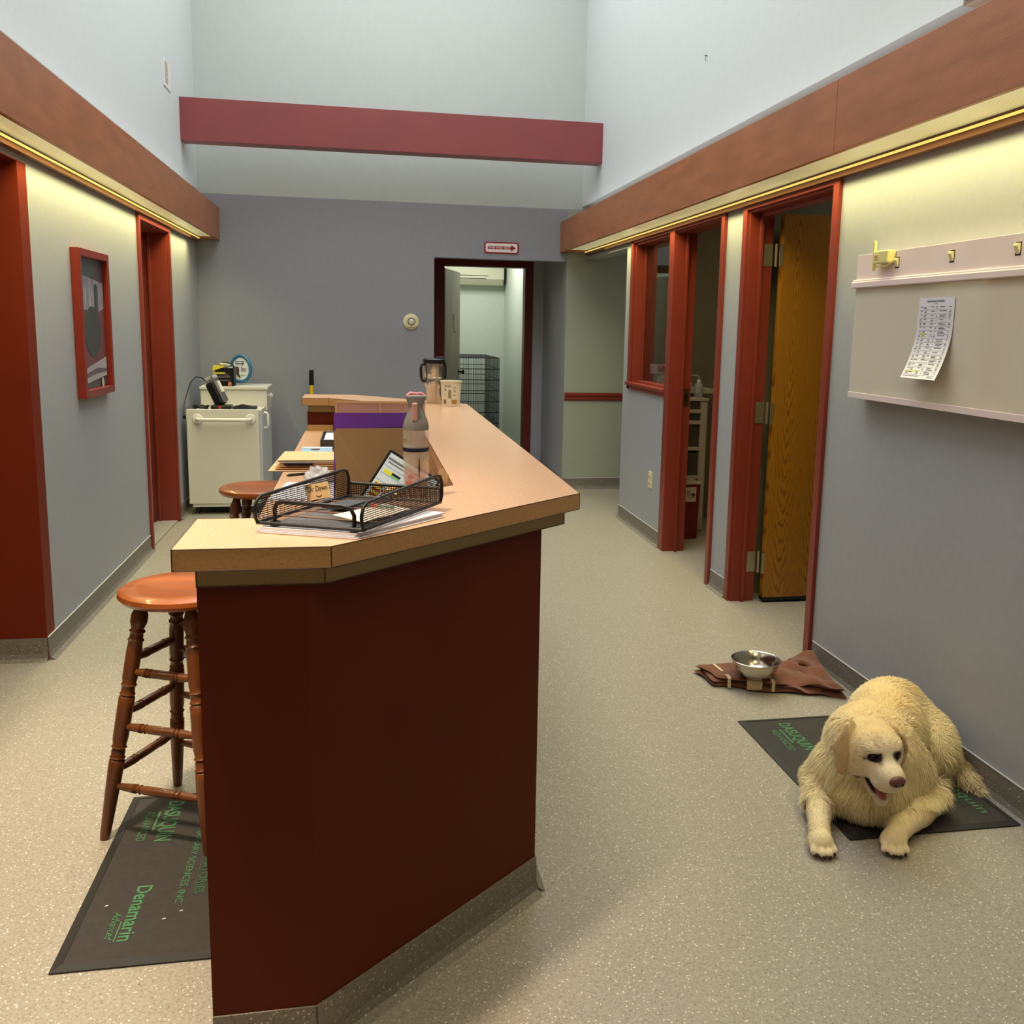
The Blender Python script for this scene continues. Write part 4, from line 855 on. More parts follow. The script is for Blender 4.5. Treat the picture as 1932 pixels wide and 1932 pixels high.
hp=[tp(.14,.05,.0),tp(.14,.05,.026),tp(.16,.05,.037),tp(.22,.05,.041),tp(.78,.05,.041),tp(.86,.05,.037),tp(.89,.05,.024),tp(.89,.05,.0)]
MB().tube(hp,.0042,10).build('front_handle',black,t,smooth=True)
for a in (.14,.89): MB().lathe([(.001,0),(.011,0),(.010,.002),(.001,.0025)],tp(a,.05,.001),16).build('handle_foot',black,t)
for k in range(4): MB().tube([tp(.02,.22+.18*k,.002),tp(.98,.22+.18*k,.002)],.0016,6).build('stiffener',mat('bare wire',(150,120,100),.4,metal=.5),t)
# name card
t=thing('name_card',tuple(tp(-.02,.6,.05)),'small tan handwritten name card clipped on the left rail of the letter tray','card')
cc=tp(0,.56,.034)+ex*.016; cd=(ex*.55+ey*.62+Vector((0,0,.10))).normalized(); cu=-ex*.55+Vector((0,0,1)); cu=(cu-cd*cu.dot(cd)).normalized(); cn=cd.cross(cu)
MB().obox(cc,cd,cu,cn,.050,.034,.0012).build('card',mat('tan card',(214,176,128),.7,var=.03),t)
MB().obox(cc-cn*.0012-cu*.001,cd,cu,cn,.050,.034,.0008).build('card_back',mat('brown card edge',(96,66,58),.7),t)
if True:
    sgn=1
    text('lettering','Dr Dawn',black,cc+cn*.0012*sgn-cd*.021+cu*.001,cd,cu,.011,t,width=.042,shear=.15)
    MB().tube([cc+cn*.0012+cd*(-.006+.004*k-.0)+cu*(-.0085-.003*math.sin(math.pi*k/3)) for k in range(4)],.0005,5).build('smile_mark',black,t)
# paper + pen in tray
pp2=mat('cream paper',(236,218,198),.7,var=.01)
t0=MB().add([tp(.46,.30,.004),tp(.88,.16,.004),tp(1.0-.03,.62,.0045),tp(.62,.72,.005)],[(0,1,2,3)]).build('loose_sheet',pp2,solid=.0015); tag(t0,'cream sheet of paper lying inside the letter tray','paper')
t=thing('marker_pen',tuple(tp(.72,.6,.01)),'thin pen with orange tip lying on the sheet in the tray','pen')
a,b2=tp(.60,.58,.0105),tp(.86,.56,.0105)
MB().tube([a,a.lerp(b2,.3)],.0032,10).build('orange_cap',mat('orange pen cap',(214,110,70),.4),t,smooth=True)
MB().tube([a.lerp(b2,.3),a.lerp(b2,.92),b2],[.0032,.0032,.001],10).build('pen_barrel',mat('teal pen barrel',(150,180,168),.4),t,smooth=True)
tag(MB().obox(tp(.30,.62,.006),ex,ey,(0,0,1),.05,.09,.004).build('index_card',mat('dark card',(60,62,66),.6)),'dark card at the back left inside the letter tray','card')
# paper stacks under the tray
def sheets(name,pts,n,th,label,m=paper,z=ct,skew=.004,cat='papers'):
    t=thing(name,(sum(p[0] for p in pts)/4,sum(p[1] for p in pts)/4,z),label,cat); q=random.Random(len(label))
    for k in range(n):
        d=Vector((q.uniform(-skew,skew),q.uniform(-skew,skew)))
        MB().add([(p[0]+d.x,p[1]+d.y,z+th*(k+.1)) for p in pts]+[(p[0]+d.x,p[1]+d.y,z+th*(k+.9)) for p in pts],[(3,2,1,0),(4,5,6,7),(0,1,5,4),(1,2,6,5),(2,3,7,6),(3,0,4,7)]).build('sheet',m,t)
    return t
A_=FR_+ex*.035+ey*.03; 
sheets('paper_stack',[tuple((FL_+ex*.01-ey*.008).xy),tuple((FR_-ex*.01-ey*.004).xy),tuple((FR_+ex*.045+ey*.25).xy),tuple((FL_+ex*.01+ey*.30).xy)],4,.0026,'stack of white papers showing under the right side of the letter tray')
# crumpled gold bag behind tray
def crumple(c,rx,ry,rz,seed,n=14):
    q=np.random.default_rng(seed); bm=bmesh.new(); bmesh.ops.create_icosphere(bm,subdivisions=3,radius=1)
    for v in bm.verts:
        d=v.co.normalized(); k=.82+.16*math.sin(7*d.x+seed)*math.cos(9*d.y)+.05*q.standard_normal()
        v.co=Vector((d.x*rx*k,d.y*ry*k,max(d.z,-.3)*rz*k+rz*.36))
    V=[tuple(v.co+Vector(c)) for v in bm.verts]; F=[tuple(w.index for w in fc.verts) for fc in bm.faces]; bm.free(); return MB().add(V,F)
tag(crumple((.068,2.185,ct+.001),.032,.022,.024,3).build('foil_wrapper',mat('gold foil',(206,160,110),.22,metal=.7,var=.3,scale=60)),'crumpled gold foil wrapper at the foot of the water bottle','wrapper')
tag(MB().obox((.02,2.155,ct+.006),(1,.25,0),(-.25,1,0),(0,0,1),.075,.028,.010).build('wooden_clip',mat('pale brown board',(176,150,126),.5,var=.08),bevel=.004),'flat pale brown block beside the foil wrapper behind the tray','block')
# --- desk organiser with folders
t=thing('folder_stand',(.02,2.52,dk),'brown file folders standing upright behind the letter tray','folder')
fb=mat('kraft brown folder',(122,98,66),.7,var=.03)
MB().add([(-.062,2.45,dk),(.12,2.47,dk),(.128,2.53,1.180),(-.070,2.51,1.180),(-.078,2.505,1.168)],[(0,1,2,3,4)]).build('front_folder',fb,t,solid=.004)
MB().add([(-.082,2.50,dk),(.12,2.52,dk),(.128,2.57,1.16),(-.068,2.55,1.165)],[(0,1,2,3)]).build('rear_folder',mat('tan folder',(188,146,90),.7,var=.03),t,solid=.003)
MB().box(-.07,.12,2.46,2.555,dk,dk+.01).build('stand_base',black,t)
t=thing('purple_folder',(.02,2.6,dk),'bright purple folder standing behind the brown file folders','folder')
pu=mat('purple card',(92,44,140),.45,var=.03)
MB().add([(-.082,2.575,dk),(.125,2.58,dk),(.130,2.625,1.195),(.130,2.63,1.211),(-.080,2.62,1.211)],[(0,1,2,3,4)]).build('cover',pu,t,solid=.003)
MB().add([(-.078,2.566,dk),(.12,2.57,dk),(.125,2.606,1.178),(-.077,2.604,1.165)],[(0,1,2,3)]).build('pocket',mat('deep purple card',(62,26,104),.45),t,solid=.002)
# clear binder pockets further back
t=thing('acrylic_holder',(.04,3.5,dk),'clear plastic document holder standing behind the purple folder','document holder')
cp=mat('rosy clear plastic',(196,160,150),.15,alpha=.45)
for k in range(3): MB().box(-.10+.0*k,.22,3.45+.07*k,3.454+.07*k,dk,1.178-.012*k).build('pocket_panel',cp,t)
MB().box(-.10,.22,3.446,3.45,1.171,1.178).box(-.10,-.094,3.446,3.45,dk,1.172).box(.055,.06,3.446,3.45,dk,1.172).build('panel_edge',mat('tan plastic edge',(200,164,124),.4),t)
MB().box(-.10,.22,3.44,3.60,dk,dk+.006).build('holder_base',cp,t)
# tablet
t=thing('tablet_computer',(.06,2.42,dk),'black tablet leaning on the folders with a colour coded schedule on screen','tablet')
q0=Vector((-.028,2.36,1.0)); tu=Vector((.54,.10,.83)).normalized(); td=Vector((.83,0.0,-.52)); td=(td-tu*td.dot(tu)).normalized(); tn=td.cross(tu); 
if tn.y>0: tn=-tn
org=q0-tu*.05
TW,TH=.150,.222
cen=org+td*TW/2+tu*TH/2
MB().obox(cen,td,tu,tn,TW,TH,.008).build('tablet_body',black,t,bevel=.003)
sc_=mat('lit screen',(186,206,214),.2,emit=.35)
MB().obox(cen+tn*.0045,td,tu,tn,TW-.012,TH-.014,.0006).build('screen',sc_,t)
def scr(u0,v0,w,h,m,name='screen_cell'):  # u from left edge, v from top
    c=org+td*(u0+w/2)+tu*(TH-v0-h/2)+tn*.0052
    MB().obox(c,td,tu,tn,w,h,.0003).build(name,m,t)
cY=mat('yellow cell',(206,214,60),.5,emit=.3);cG=mat('green cell',(90,200,90),.5,emit=.3);cR=mat('red cell',(150,50,40),.5,emit=.3);cK=mat('black cell',(24,26,30),.5);cO=mat('amber cell',(214,170,50),.5,emit=.3); cN=mat('grey cell',(110,120,124),.5,emit=.2)
scr(.008,.018,.13,.006,cN); scr(.012,.028,.12,.003,cN)
scr(.014,.048,.022,.010,cY); scr(.036,.048,.024,.006,cK); scr(.036,.055,.024,.003,cG)
y_=.085
for k in range(3):
    scr(.012,y_+.014*k,.022,.0035,cY); scr(.012,y_+.0035+.014*k,.022,.006,cR); scr(.012,y_+.0095+.014*k,.022,.003,cO)
scr(.036,y_+.004,.022,.003,cG); scr(.036,y_+.012,.022,.006,cR); scr(.038,y_+.034,.024,.005,cG); scr(.038,y_+.040,.024,.006,cY); scr(.060,y_+.02,.03,.0025,cK); scr(.012,y_+.044,.022,.008,cY); scr(.036,y_+.050,.024,.005,cK)
for k in range(9): scr(.008,.04+.02*k,.135,.0006,cN,'screen_line')
# cup of tongue depressors
t=thing('depressor_cup',(.175,2.50,dk),'cup of wooden tongue depressors tucked behind the water bottle','cup')
MB().lathe([(.001,dk),(.026,dk),(.028,dk+.005),(.031,dk+.165),(.028,dk+.165),(.026,dk+.01),(.001,dk+.008)],(.175,2.50,0),28,cap=False).build('cup_wall',mat('pale cup',(206,180,156),.5),t,smooth=True)
wdn=mat('pale birch',(214,176,130),.6,var=.06,scale=20,stretch=(1,1,.2))
for k,(dx,dy,lean,tw,zz) in enumerate(((-.010,.0,-.02,.1,.215),(.006,-.006,.12,.3,.195),(.014,.004,.5,-.3,.175),(-.002,.01,.25,.2,.185),(.0,-.012,.62,0,.165))):
    d=Vector((lean,.05,1)).normalized(); w=Vector((math.cos(tw),-math.sin(tw),0)); w=(w-d*w.dot(d)).normalized(); c=Vector((.175+dx,2.5+dy,dk+.01))
    P=[c+d*0-w*.0085,c+w*.0085]+[c+d*(zz-.009)+w*(.0085*math.cos(a))+d*(.009*math.sin(a)) for a in [i*math.pi/8 for i in range(9)]]
    MB().extr([tuple(p) for p in P],tuple(w.cross(d)*.0016)).build('tongue_depressor',wdn,t)
MB().lathe([(.001,-.004),(.004,-.002),(.004,.002),(.001,.004)],(.165,2.49,dk+.19),10).build('red_bead',mat('red bead',(170,24,34),.4),t)
# --- lower desk
sheets('document_stack',[(-.312,3.16),(-.05,3.16),(-.06,3.48),(-.275,3.50)],5,.0014,'stack of white printed documents on the lower desk nearest the camera',z=dk)
text('lettering','vaccination record  weight  notes',ink,(-.20,3.22,dk+.0078),(1,0,0),(0,1,0),.006,bpy.data.objects['document_stack'],width=.14)
tag(crumple((-.165,3.53,dk+.002),.062,.075,.046,5).build('plastic_bag',mat('cloudy plastic bag',(214,208,206),.15,alpha=.85,var=.15,scale=40)),'crumpled clear plastic bag lying on the lower desk','bag')
t=thing('ballpoint_pen',(-.26,3.70,dk),'black pen lying between the folders and the plastic bag','pen')
MB().tube([(-.292,3.67,dk+.005),(-.283,3.68,dk+.005),(-.20,3.73,dk+.005)],[.001,.005,.005],10).build('pen_barrel',black,t,smooth=True); MB().tube([(-.20,3.73,dk+.005),(-.19,3.736,dk+.005)],[.005,.004],10).build('pen_cap',mat('silver cap',(150,150,150),.3,metal=.8),t)
t=thing('folder_pile',(-.22,3.95,dk),'pile of manila folders overhanging the left edge of the desk','folder')
man=mat('manila card',(232,200,146),.7,var=.04); man2=mat('orange manila card',(214,150,104),.7,var=.04)
z=dk
for k,(m_,dx,th) in enumerate(((man,-.036,.004),(man2,-.01,.004),(man,.0,.003),(man2,.004,.003),(pp2,-.012,.003),(man,-.006,.004))):
    lift=.0
    MB().add([(-.335+dx,3.80+.01*k,z+.003),(-.09,3.80+.01*k,z+.003),(-.09,4.10,z+.003),(-.325+dx,4.12,z+.003)],[(0,1,2,3)]).build('folder',m_,t,solid=th*.7); z+=th+.0035
MB().box(-.31,-.20,3.81,4.0,dk+.026,dk+.031).build('dark_insert',black,t)
t=thing('blue_brochure',(-.21,4.24,dk),'pale blue printed brochure lying flat on the desk behind the manila folders','brochure')
MB().add([(-.270,4.16,dk+.012),(-.135,4.16,dk+.012),(-.145,4.42,dk+.014),(-.276,4.42,dk+.014)],[(0,1,2,3)]).build('cover',mat('sky blue print',(120,184,224),.4,c2=(196,220,232),scale=6),t,solid=.01)
MB().add([(-.272,4.37,dk+.0198),(-.14,4.37,dk+.0198),(-.145,4.415,dk+.0198),(-.276,4.415,dk+.0198)],[(0,1,2,3)]).build('white_panel',paper,t,solid=.001)
MB().lathe([(.02,0),(.02,.001)],(-.215,4.33,dk+.0205),20).build('round_logo',mat('brown logo',(150,120,110),.6),t)
t=thing('desk_tray',(-.13,4.62,dk),'black desk tray with white sheets behind the blue brochure','tray')
MB().box(-.20,.0,4.48,4.84,dk,dk+.006).box(-.20,-.195,4.48,4.84,dk,dk+.045).box(-.20,.0,4.48,4.485,dk,dk+.045).box(-.20,.0,4.835,4.84,dk,dk+.045).build('tray_shell',mat('dark grey plastic',(66,64,64),.4),t,bevel=.002)
MB().box(-.185,-.01,4.50,4.82,dk+.008,dk+.040).build('tray_papers',paper,t); MB().box(-.185,-.12,4.482,4.50,dk+.012,dk+.018).build('silver_label',steel,t)
tag(MB().lathe([(.001,dk),(.03,dk),(.03,dk+.012),(.014,dk+.03),(.014,dk+.045),(.001,dk+.046)],(-.118,4.22,.0),20).build('rubber_stamp',black,smooth=True),'round black rubber stamp beside the blue brochure','stamp')
tag(MB().add([(-.215,5.18,dk+.002),(-.14,5.16,dk+.002),(-.14,5.235,dk+.002),(-.19,5.24,dk+.002)],[(0,1,2,3)]).build('green_slip',mat('pale green paper',(170,200,168),.7),solid=.002),'pale green slip of paper at the far end of the desk','paper')
# ================= THE DOG =================
def sd_ell(P,c,rad,R=None):
    d=P-np.array(c,dtype=np.float32)
    if R is not None: d=d@np.array(R,dtype=np.float32)
    rad=np.array(rad,dtype=np.float32); k0=np.sqrt(((d/rad)**2).sum(-1)); k1=np.sqrt(((d/rad**2)**2).sum(-1))+1e-9
    return k0*(k0-1)/k1
def sd_cap(P,a,b,ra,rb):
    a=np.array(a,dtype=np.float32); b=np.array(b,dtype=np.float32); ab=b-a; t=np.clip(((P-a)@ab)/(ab@ab),0,1)
    d=np.sqrt(((P-a-t[...,None]*ab)**2).sum(-1)); return d-(ra+(rb-ra)*t)
def smin(a,b,k):
    h=np.clip(.5+.5*(b-a)/k,0,1); return b*(1-h)+a*h-k*h*(1-h)
def smax(a,b,k): return -smin(-a,-b,k)
# head frame
HF=Vector((-.02,-.96,-.24)).normalized(); HS=Vector((.995,-.09,.03)); HS=(HS-HF*HS.dot(HF)).normalized(); HU=HS.cross(HF)*-1
if HU.z<0: HU=-HU
HC=Vector((1.426,2.340,.296))
def hp_(s,fw,up): return HC+HS*s+HF*fw+HU*up
HR=np.array([list(HS),list(HF),list(HU)]).T
LAND={}
def dog_sdf(P):
    K=.05
    # trunk
    d=sd_ell(P,(1.555,2.57,.150),(.125,.165,.145))
    d=smin(d,sd_ell(P,(1.685,2.69,.155),(.120,.145,.152)),.06)
    d=smin(d,sd_ell(P,(1.765,2.79,.150),(.135,.13,.140)),.06)
    d=smin(d,sd_ell(P,(1.484,2.445,.108),(.122,.122,.104)),.05)      # chest
    d=smin(d,sd_ell(P,(1.835,2.70,.115),(.085,.15,.11)),.035)         # near thigh
    # neck / ruff
    d=smin(d,sd_cap(P,(1.515,2.52,.195),(1.445,2.405,.255),.112,.078),.045)
    d=smin(d,sd_ell(P,(1.462,2.425,.165),(.095,.075,.095)),.04)         # throat ruff
    # shoulders
    d=smin(d,sd_ell(P,(1.415,2.535,.105),(.060,.080,.085)),.04)
    d=smin(d,sd_ell(P,(1.635,2.475,.120),(.07,.085,.090)),.07)
    d=smin(d,sd_ell(P,(1.545,2.49,.185),(.10,.10,.095)),.05)
    # forelegs (chains)
    def leg(pts,k=.02):
        q=None
        for (a,b) in zip(pts[:-1],pts[1:]):
            e=sd_cap(P,a[:3],b[:3],a[3],b[3]); q=e if q is None else smin(q,e,.012)
        return q
    L1=leg([(1.385,2.555,.075,.050),(1.357,2.49,.052,.043),(1.318,2.41,.045,.035),(1.275,2.325,.042,.029),(1.262,2.290,.034,.030)])
    L2=leg([(1.665,2.47,.085,.058),(1.688,2.415,.058,.046),(1.612,2.360,.048,.038),(1.512,2.295,.044,.031),(1.478,2.268,.036,.031)])
    d=smin(d,L1,.035); d=smin(d,L2,.035)
    # paws + toes
    for (c,fwd) in (((1.260,2.278,.026),Vector((-.10,-1,0)).normalized()),((1.468,2.252,.026),Vector((-.32,-1,0)).normalized())):
        sd=Vector((-fwd.y,fwd.x,0)); R=np.array([list(sd),list(fwd),[0,0,1]]).T
        d=smin(d,sd_ell(P,tuple(Vector(c)-fwd*.010),(.037,.036,.026),R),.014)
        for k,(o,l) in enumerate(((-.0290,.021),(-.0100,.034),(.0100,.034),(.0290,.021))):
            b=Vector(c)+sd*o+fwd*l; a=Vector(c)+sd*o*.75+fwd*.0
            d=smin(d,sd_cap(P,tuple(a+Vector((0,0,.004))),tuple(b-Vector((0,0,.008))),.0122,.0112),.0015)
    # hind paw peeking
    d=smin(d,sd_cap(P,(1.86,2.66,.03),(1.80,2.56,.022),.03,.024),.02)
    # tail
    T=[(1.875,2.76,.085,.045),(1.902,2.68,.060,.038),(1.912,2.62,.040,.033),(1.918,2.57,.028,.025),(1.925,2.535,.018,.013)]
    d=smin(d,leg(T),.03)
    # ---- head
    d=smax(d,.0095-P[...,2],.006)
    d=smax(d,P[...,0]-1.935,.01)
    return smin(d,head_sdf(P),.016)
def head_sdf(P):
    h=sd_ell(P,hp_(0,.0,-.004),(.079,.086,.066),HR)
    h=smin(h,sd_ell(P,hp_(0,.045,.018),(.060,.045,.042),HR),.02)      # forehead
    h=smin(h,sd_ell(P,hp_(-.037,.018,-.040),(.043,.052,.054),HR),.025) # cheeks
    h=smin(h,sd_ell(P,hp_(.037,.018,-.040),(.043,.052,.054),HR),.025)
    for s in (-1,1): h=smin(h,sd_ell(P,hp_(s*.031,.066,.031),(.018,.014,.009),HR),.014)  # brow
    # muzzle
    mz=sd_cap(P,tuple(hp_(0,.056,-.022)),tuple(hp_(0,.128,-.030)),.047,.034)
    mz=smin(mz,sd_ell(P,hp_(0,.118,-.022),(.034,.032,.029),HR),.015)
    for s in (-1,1): mz=smin(mz,sd_ell(P,hp_(s*.020,.102,-.048),(.022,.042,.025),HR),.012)  # flews
    h=smin(h,mz,.022)
    # mouth gap then lower jaw
    jaw=sd_cap(P,tuple(hp_(0,.020,-.090)),tuple(hp_(0,.100,-.123)),.031,.0180)
    gap=sd_ell(P,hp_(-.002,.088,-.090),(.033,.050,.0195),HR)
    gap2=sd_cap(P,tuple(hp_(-.042,.040,-.072)),tuple(hp_(-.027,.084,-.094)),.007,.0145)
    h=smax(h,-gap,.004); 
    h=smin(h,jaw,.008); h=smax(h,-sd_ell(P,hp_(0,.090,-.104),(.0155,.036,.012),HR),.003); h=smax(h,-gap2,.003)
    # eye sockets
    for s in (-1,1): h=smax(h,-sd_ell(P,hp_(s*.036,.080,.014),(.013,.012,.009),HR),.008)
    d=h
    # ears: left of picture folded forward, right one hanging
    def ear(pts,th):
        q=None
        for a,b in zip(pts[:-1],pts[1:]):
            ab=Vector(b[0])-Vector(a[0]); e=None
            w=Vector(a[2]).normalized(); ax=ab.normalized(); nn=ax.cross(w).normalized(); w=nn.cross(ax)
            c=(Vector(a[0])+Vector(b[0]))/2; R=np.array([list(w),list(ax),list(nn)]).T
            e=sd_ell(P,c,((a[1]+b[1])/2,ab.length*.72,th),R)
            q=e if q is None else smin(q,e,.010)
        return q
    EW1=HF*.25-HS*.95+HU*.1; e1=ear([(hp_(-.060,-.012,.050),.020,EW1),(hp_(-.090,.004,.034),.034,EW1),(hp_(-.102,.022,-.016),.033,EW1),(hp_(-.092,.030,-.066),.012,EW1)],.0070)
    e2=ear([(hp_(.062,-.012,.045),.020,HF),(hp_(.088,.004,.018),.028,HF),(hp_(.098,.010,-.028),.027,HF),(hp_(.095,.014,-.070),.012,HF)],.0070)
    d=smin(d,e1,.005); d=smin(d,e2,.005)
    return d
def surface_nets(F,lo,h):
    nx,ny,nz=F.shape; S=F<0
    c=np.zeros((nx-1,ny-1,nz-1),int)
    for i in (0,1):
        for j in (0,1):
            for k in (0,1): c+=S[i:nx-1+i,j:ny-1+j,k:nz-1+k]
    act=(c>0)&(c<8); idx=-np.ones(act.shape,int); cells=np.argwhere(act); idx[tuple(cells.T)]=np.arange(len(cells))
    acc=np.zeros((len(cells),3)); cnt=np.zeros(len(cells))
    co=[(i,j,k) for i in (0,1) for j in (0,1) for k in (0,1)]
    for a in co:
        for ax in range(3):
            if a[ax]==0:
                b=list(a); b[ax]=1
                fa=F[cells[:,0]+a[0],cells[:,1]+a[1],cells[:,2]+a[2]]; fb=F[cells[:,0]+b[0],cells[:,1]+b[1],cells[:,2]+b[2]]
                m=(fa<0)!=(fb<0); t=np.where(m,fa/(fa-fb+1e-12),0); p=np.tile(np.array(a,float),(len(cells),1)); p[:,ax]+=t
                acc[m]+=p[m]; cnt[m]+=1
    V=(cells+acc/cnt[:,None])*h+np.array(lo)
    faces=[]
    for ax in range(3):
        u_,v_=(ax+1)%3,(ax+2)%3
        sl0=[slice(None)]*3; sl1=[slice(None)]*3; sl0[ax]=slice(0,-1); sl1[ax]=slice(1,None)
        A=S[tuple(sl0)]; B=S[tuple(sl1)]; E=np.argwhere(A!=B)
        ok=(E[:,u_]>0)&(E[:,v_]>0)&(E[:,u_]<F.shape[u_]-1)&(E[:,v_]<F.shape[v_]-1); E=E[ok]
        q=[]
        for du,dv in ((-1,-1),(0,-1),(0,0),(-1,0)):
            w=E.copy(); w[:,u_]+=du; w[:,v_]+=dv; q.append(idx[tuple(w.T)])
        q=np.stack(q,1); fl=A[tuple(E.T)]; q[~fl]=q[~fl][:,::-1]; faces.append(q)
    return V,np.concatenate(faces)
h_=.0042; lo=np.array([1.19,2.18,-.004]); hi=np.array([1.955,3.10,.375]); n_=np.ceil((hi-lo)/h_).astype(int)
g=[(lo[i]+h_*np.arange(n_[i])).astype(np.float32) for i in range(3)]
FD=np.empty(tuple(n_),np.float32)
for i0 in range(0,n_[0],24):
    X,Y,Z=np.meshgrid(g[0][i0:i0+24],g[1],g[2],indexing='ij'); FD[i0:i0+24]=dog_sdf(np.stack([X,Y,Z],-1))
DV,DF=surface_nets(FD,lo,h_)
# normals from sdf gradient
def grad(P):
    e=.002; G=np.stack([dog_sdf((P+np.eye(3)[k]*e).astype(np.float32))-dog_sdf((P-np.eye(3)[k]*e).astype(np.float32)) for k in range(3)],-1); return G/(np.linalg.norm(G,axis=1,keepdims=True)+1e-9)
DN=grad(DV)
def vnoise(P,s,seed):
    q=np.random.default_rng(seed); o=np.zeros(len(P))
    for k in range(6):
        w=q.standard_normal(3)*s; o+=np.sin(P@w+q.uniform(0,6.3))
    return o/6
def hl(P): # head-local coords s,f,u
    return (P-np.array(HC))@HR
def dog_color(P,N):
    L=lambda c: np.array(lin(c))
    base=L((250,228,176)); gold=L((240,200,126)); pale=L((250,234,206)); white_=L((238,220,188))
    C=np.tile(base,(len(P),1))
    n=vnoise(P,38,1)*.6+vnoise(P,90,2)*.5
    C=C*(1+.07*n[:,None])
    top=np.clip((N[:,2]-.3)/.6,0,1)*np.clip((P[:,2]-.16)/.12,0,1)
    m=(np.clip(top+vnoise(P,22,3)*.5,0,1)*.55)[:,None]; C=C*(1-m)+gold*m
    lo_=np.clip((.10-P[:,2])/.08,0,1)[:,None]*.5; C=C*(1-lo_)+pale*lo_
    # forelegs pale
    H=hl(P)
    inh=head_sdf(P.astype(np.float32))<.012
    face=inh&(H[:,1]>.02)
    mm=(np.clip((H[:,1]-.03)/.06,0,1)*inh*.75)[:,None]; C=C*(1-mm)+pale*mm
    mz=(np.clip((H[:,1]-.085)/.03,0,1)*inh*(H[:,2]<.0))[:,None]; C=C*(1-mz)+white_*mz
    for s in (-1,1):
        H2=H-np.array([s*.0345,.088,.0155]); H2[:,2]+=.38*H2[:,0]*s; d=np.sqrt((H2/np.array([.0205,.030,.0125]))**2@np.ones(3))
        k=np.clip((1.2-d)/.3,0,1)[:,None]*inh[:,None]; C=C*(1-k)+L((28,18,12))*k
        # inner-corner tear streak
        d=np.sqrt(((H-np.array([s*.022,.09,.004]))/np.array([.008,.02,.012]))**2@np.ones(3)); k=np.clip((1.2-d)/.6,0,1)[:,None]*inh[:,None]*.7; C=C*(1-k)+L((60,40,26))*k
    # mouth interior / lips
    d=np.sqrt(((H-np.array([0,.086,-.088]))/np.array([.038,.060,.0205]))**2@np.ones(3)); k=np.clip((1.15-d)/.2,0,1)[:,None]*inh[:,None]; C=C*(1-k)+L((24,12,12))*k
    a=np.array([-.042,.040,-.072]); b=np.array([-.027,.084,-.094]); ab=b-a; tt=np.clip((H-a)@ab/(ab@ab),0,1); d=np.linalg.norm(H-a-tt[:,None]*ab,axis=1); k=np.clip((.0185-d)/.003,0,1)[:,None]*inh[:,None]; C=C*(1-k)+L((24,14,12))*k
    # ears pinkish
    er=inh&(np.abs(H[:,0])>.080); k=(er*.50)[:,None]; C=C*(1-k)+L((196,148,120))*k
    # claws / paw undersides dark
    return np.clip(C,0,1)
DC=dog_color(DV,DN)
furm=bpy.data.materials.new('dog coat'); furm.use_nodes=True; N=furm.node_tree.nodes; Lk=furm.node_tree.links; bs=N['Principled BSDF']; at_=N.new('ShaderNodeAttribute'); at_.attribute_name='coat'; Lk.new(at_.outputs['Color'],bs.inputs['Base Color']); bs.inputs['Roughness'].default_value=.75; bs.inputs['Specular IOR Level'].default_value=.25; bs.inputs['Sheen Weight'].default_value=.15
dog=thing('dog',(1.55,2.6,.0),'pale golden labrador lying on the black mat by the right wall with its mouth open','dog')
off=np.array([1.55,2.6,0.])
def mesh_np(name,V,F,C,mat_,parent,normals=None):
    me=bpy.data.meshes.new(name); me.vertices.add(len(V)); me.vertices.foreach_set('co',(V-off).astype(np.float32).ravel())
    nf,k=F.shape; me.loops.add(nf*k); me.loops.foreach_set('vertex_index',F.astype(np.int32).ravel()); me.polygons.add(nf); me.polygons.foreach_set('loop_start',np.arange(0,nf*k,k,dtype=np.int32)); me.polygons.foreach_set('loop_total',np.full(nf,k,dtype=np.int32)); me.update(calc_edges=True)
    ca=me.color_attributes.new('coat','FLOAT_COLOR','POINT'); ca.data.foreach_set('color',np.concatenate([C,np.ones((len(C),1))],1).astype(np.float32).ravel())
    me.polygons.foreach_set('use_smooth',[True]*nf)
    if normals is not None: me.normals_split_custom_set_from_vertices(normals.astype(np.float32))
    me.materials.append(mat_); o=bpy.data.objects.new(name,me); COL.objects.link(o); o.parent=parent; WLOC[name]=tuple(off); return o
mesh_np('body',DV,DF,DC*.92,furm,dog)
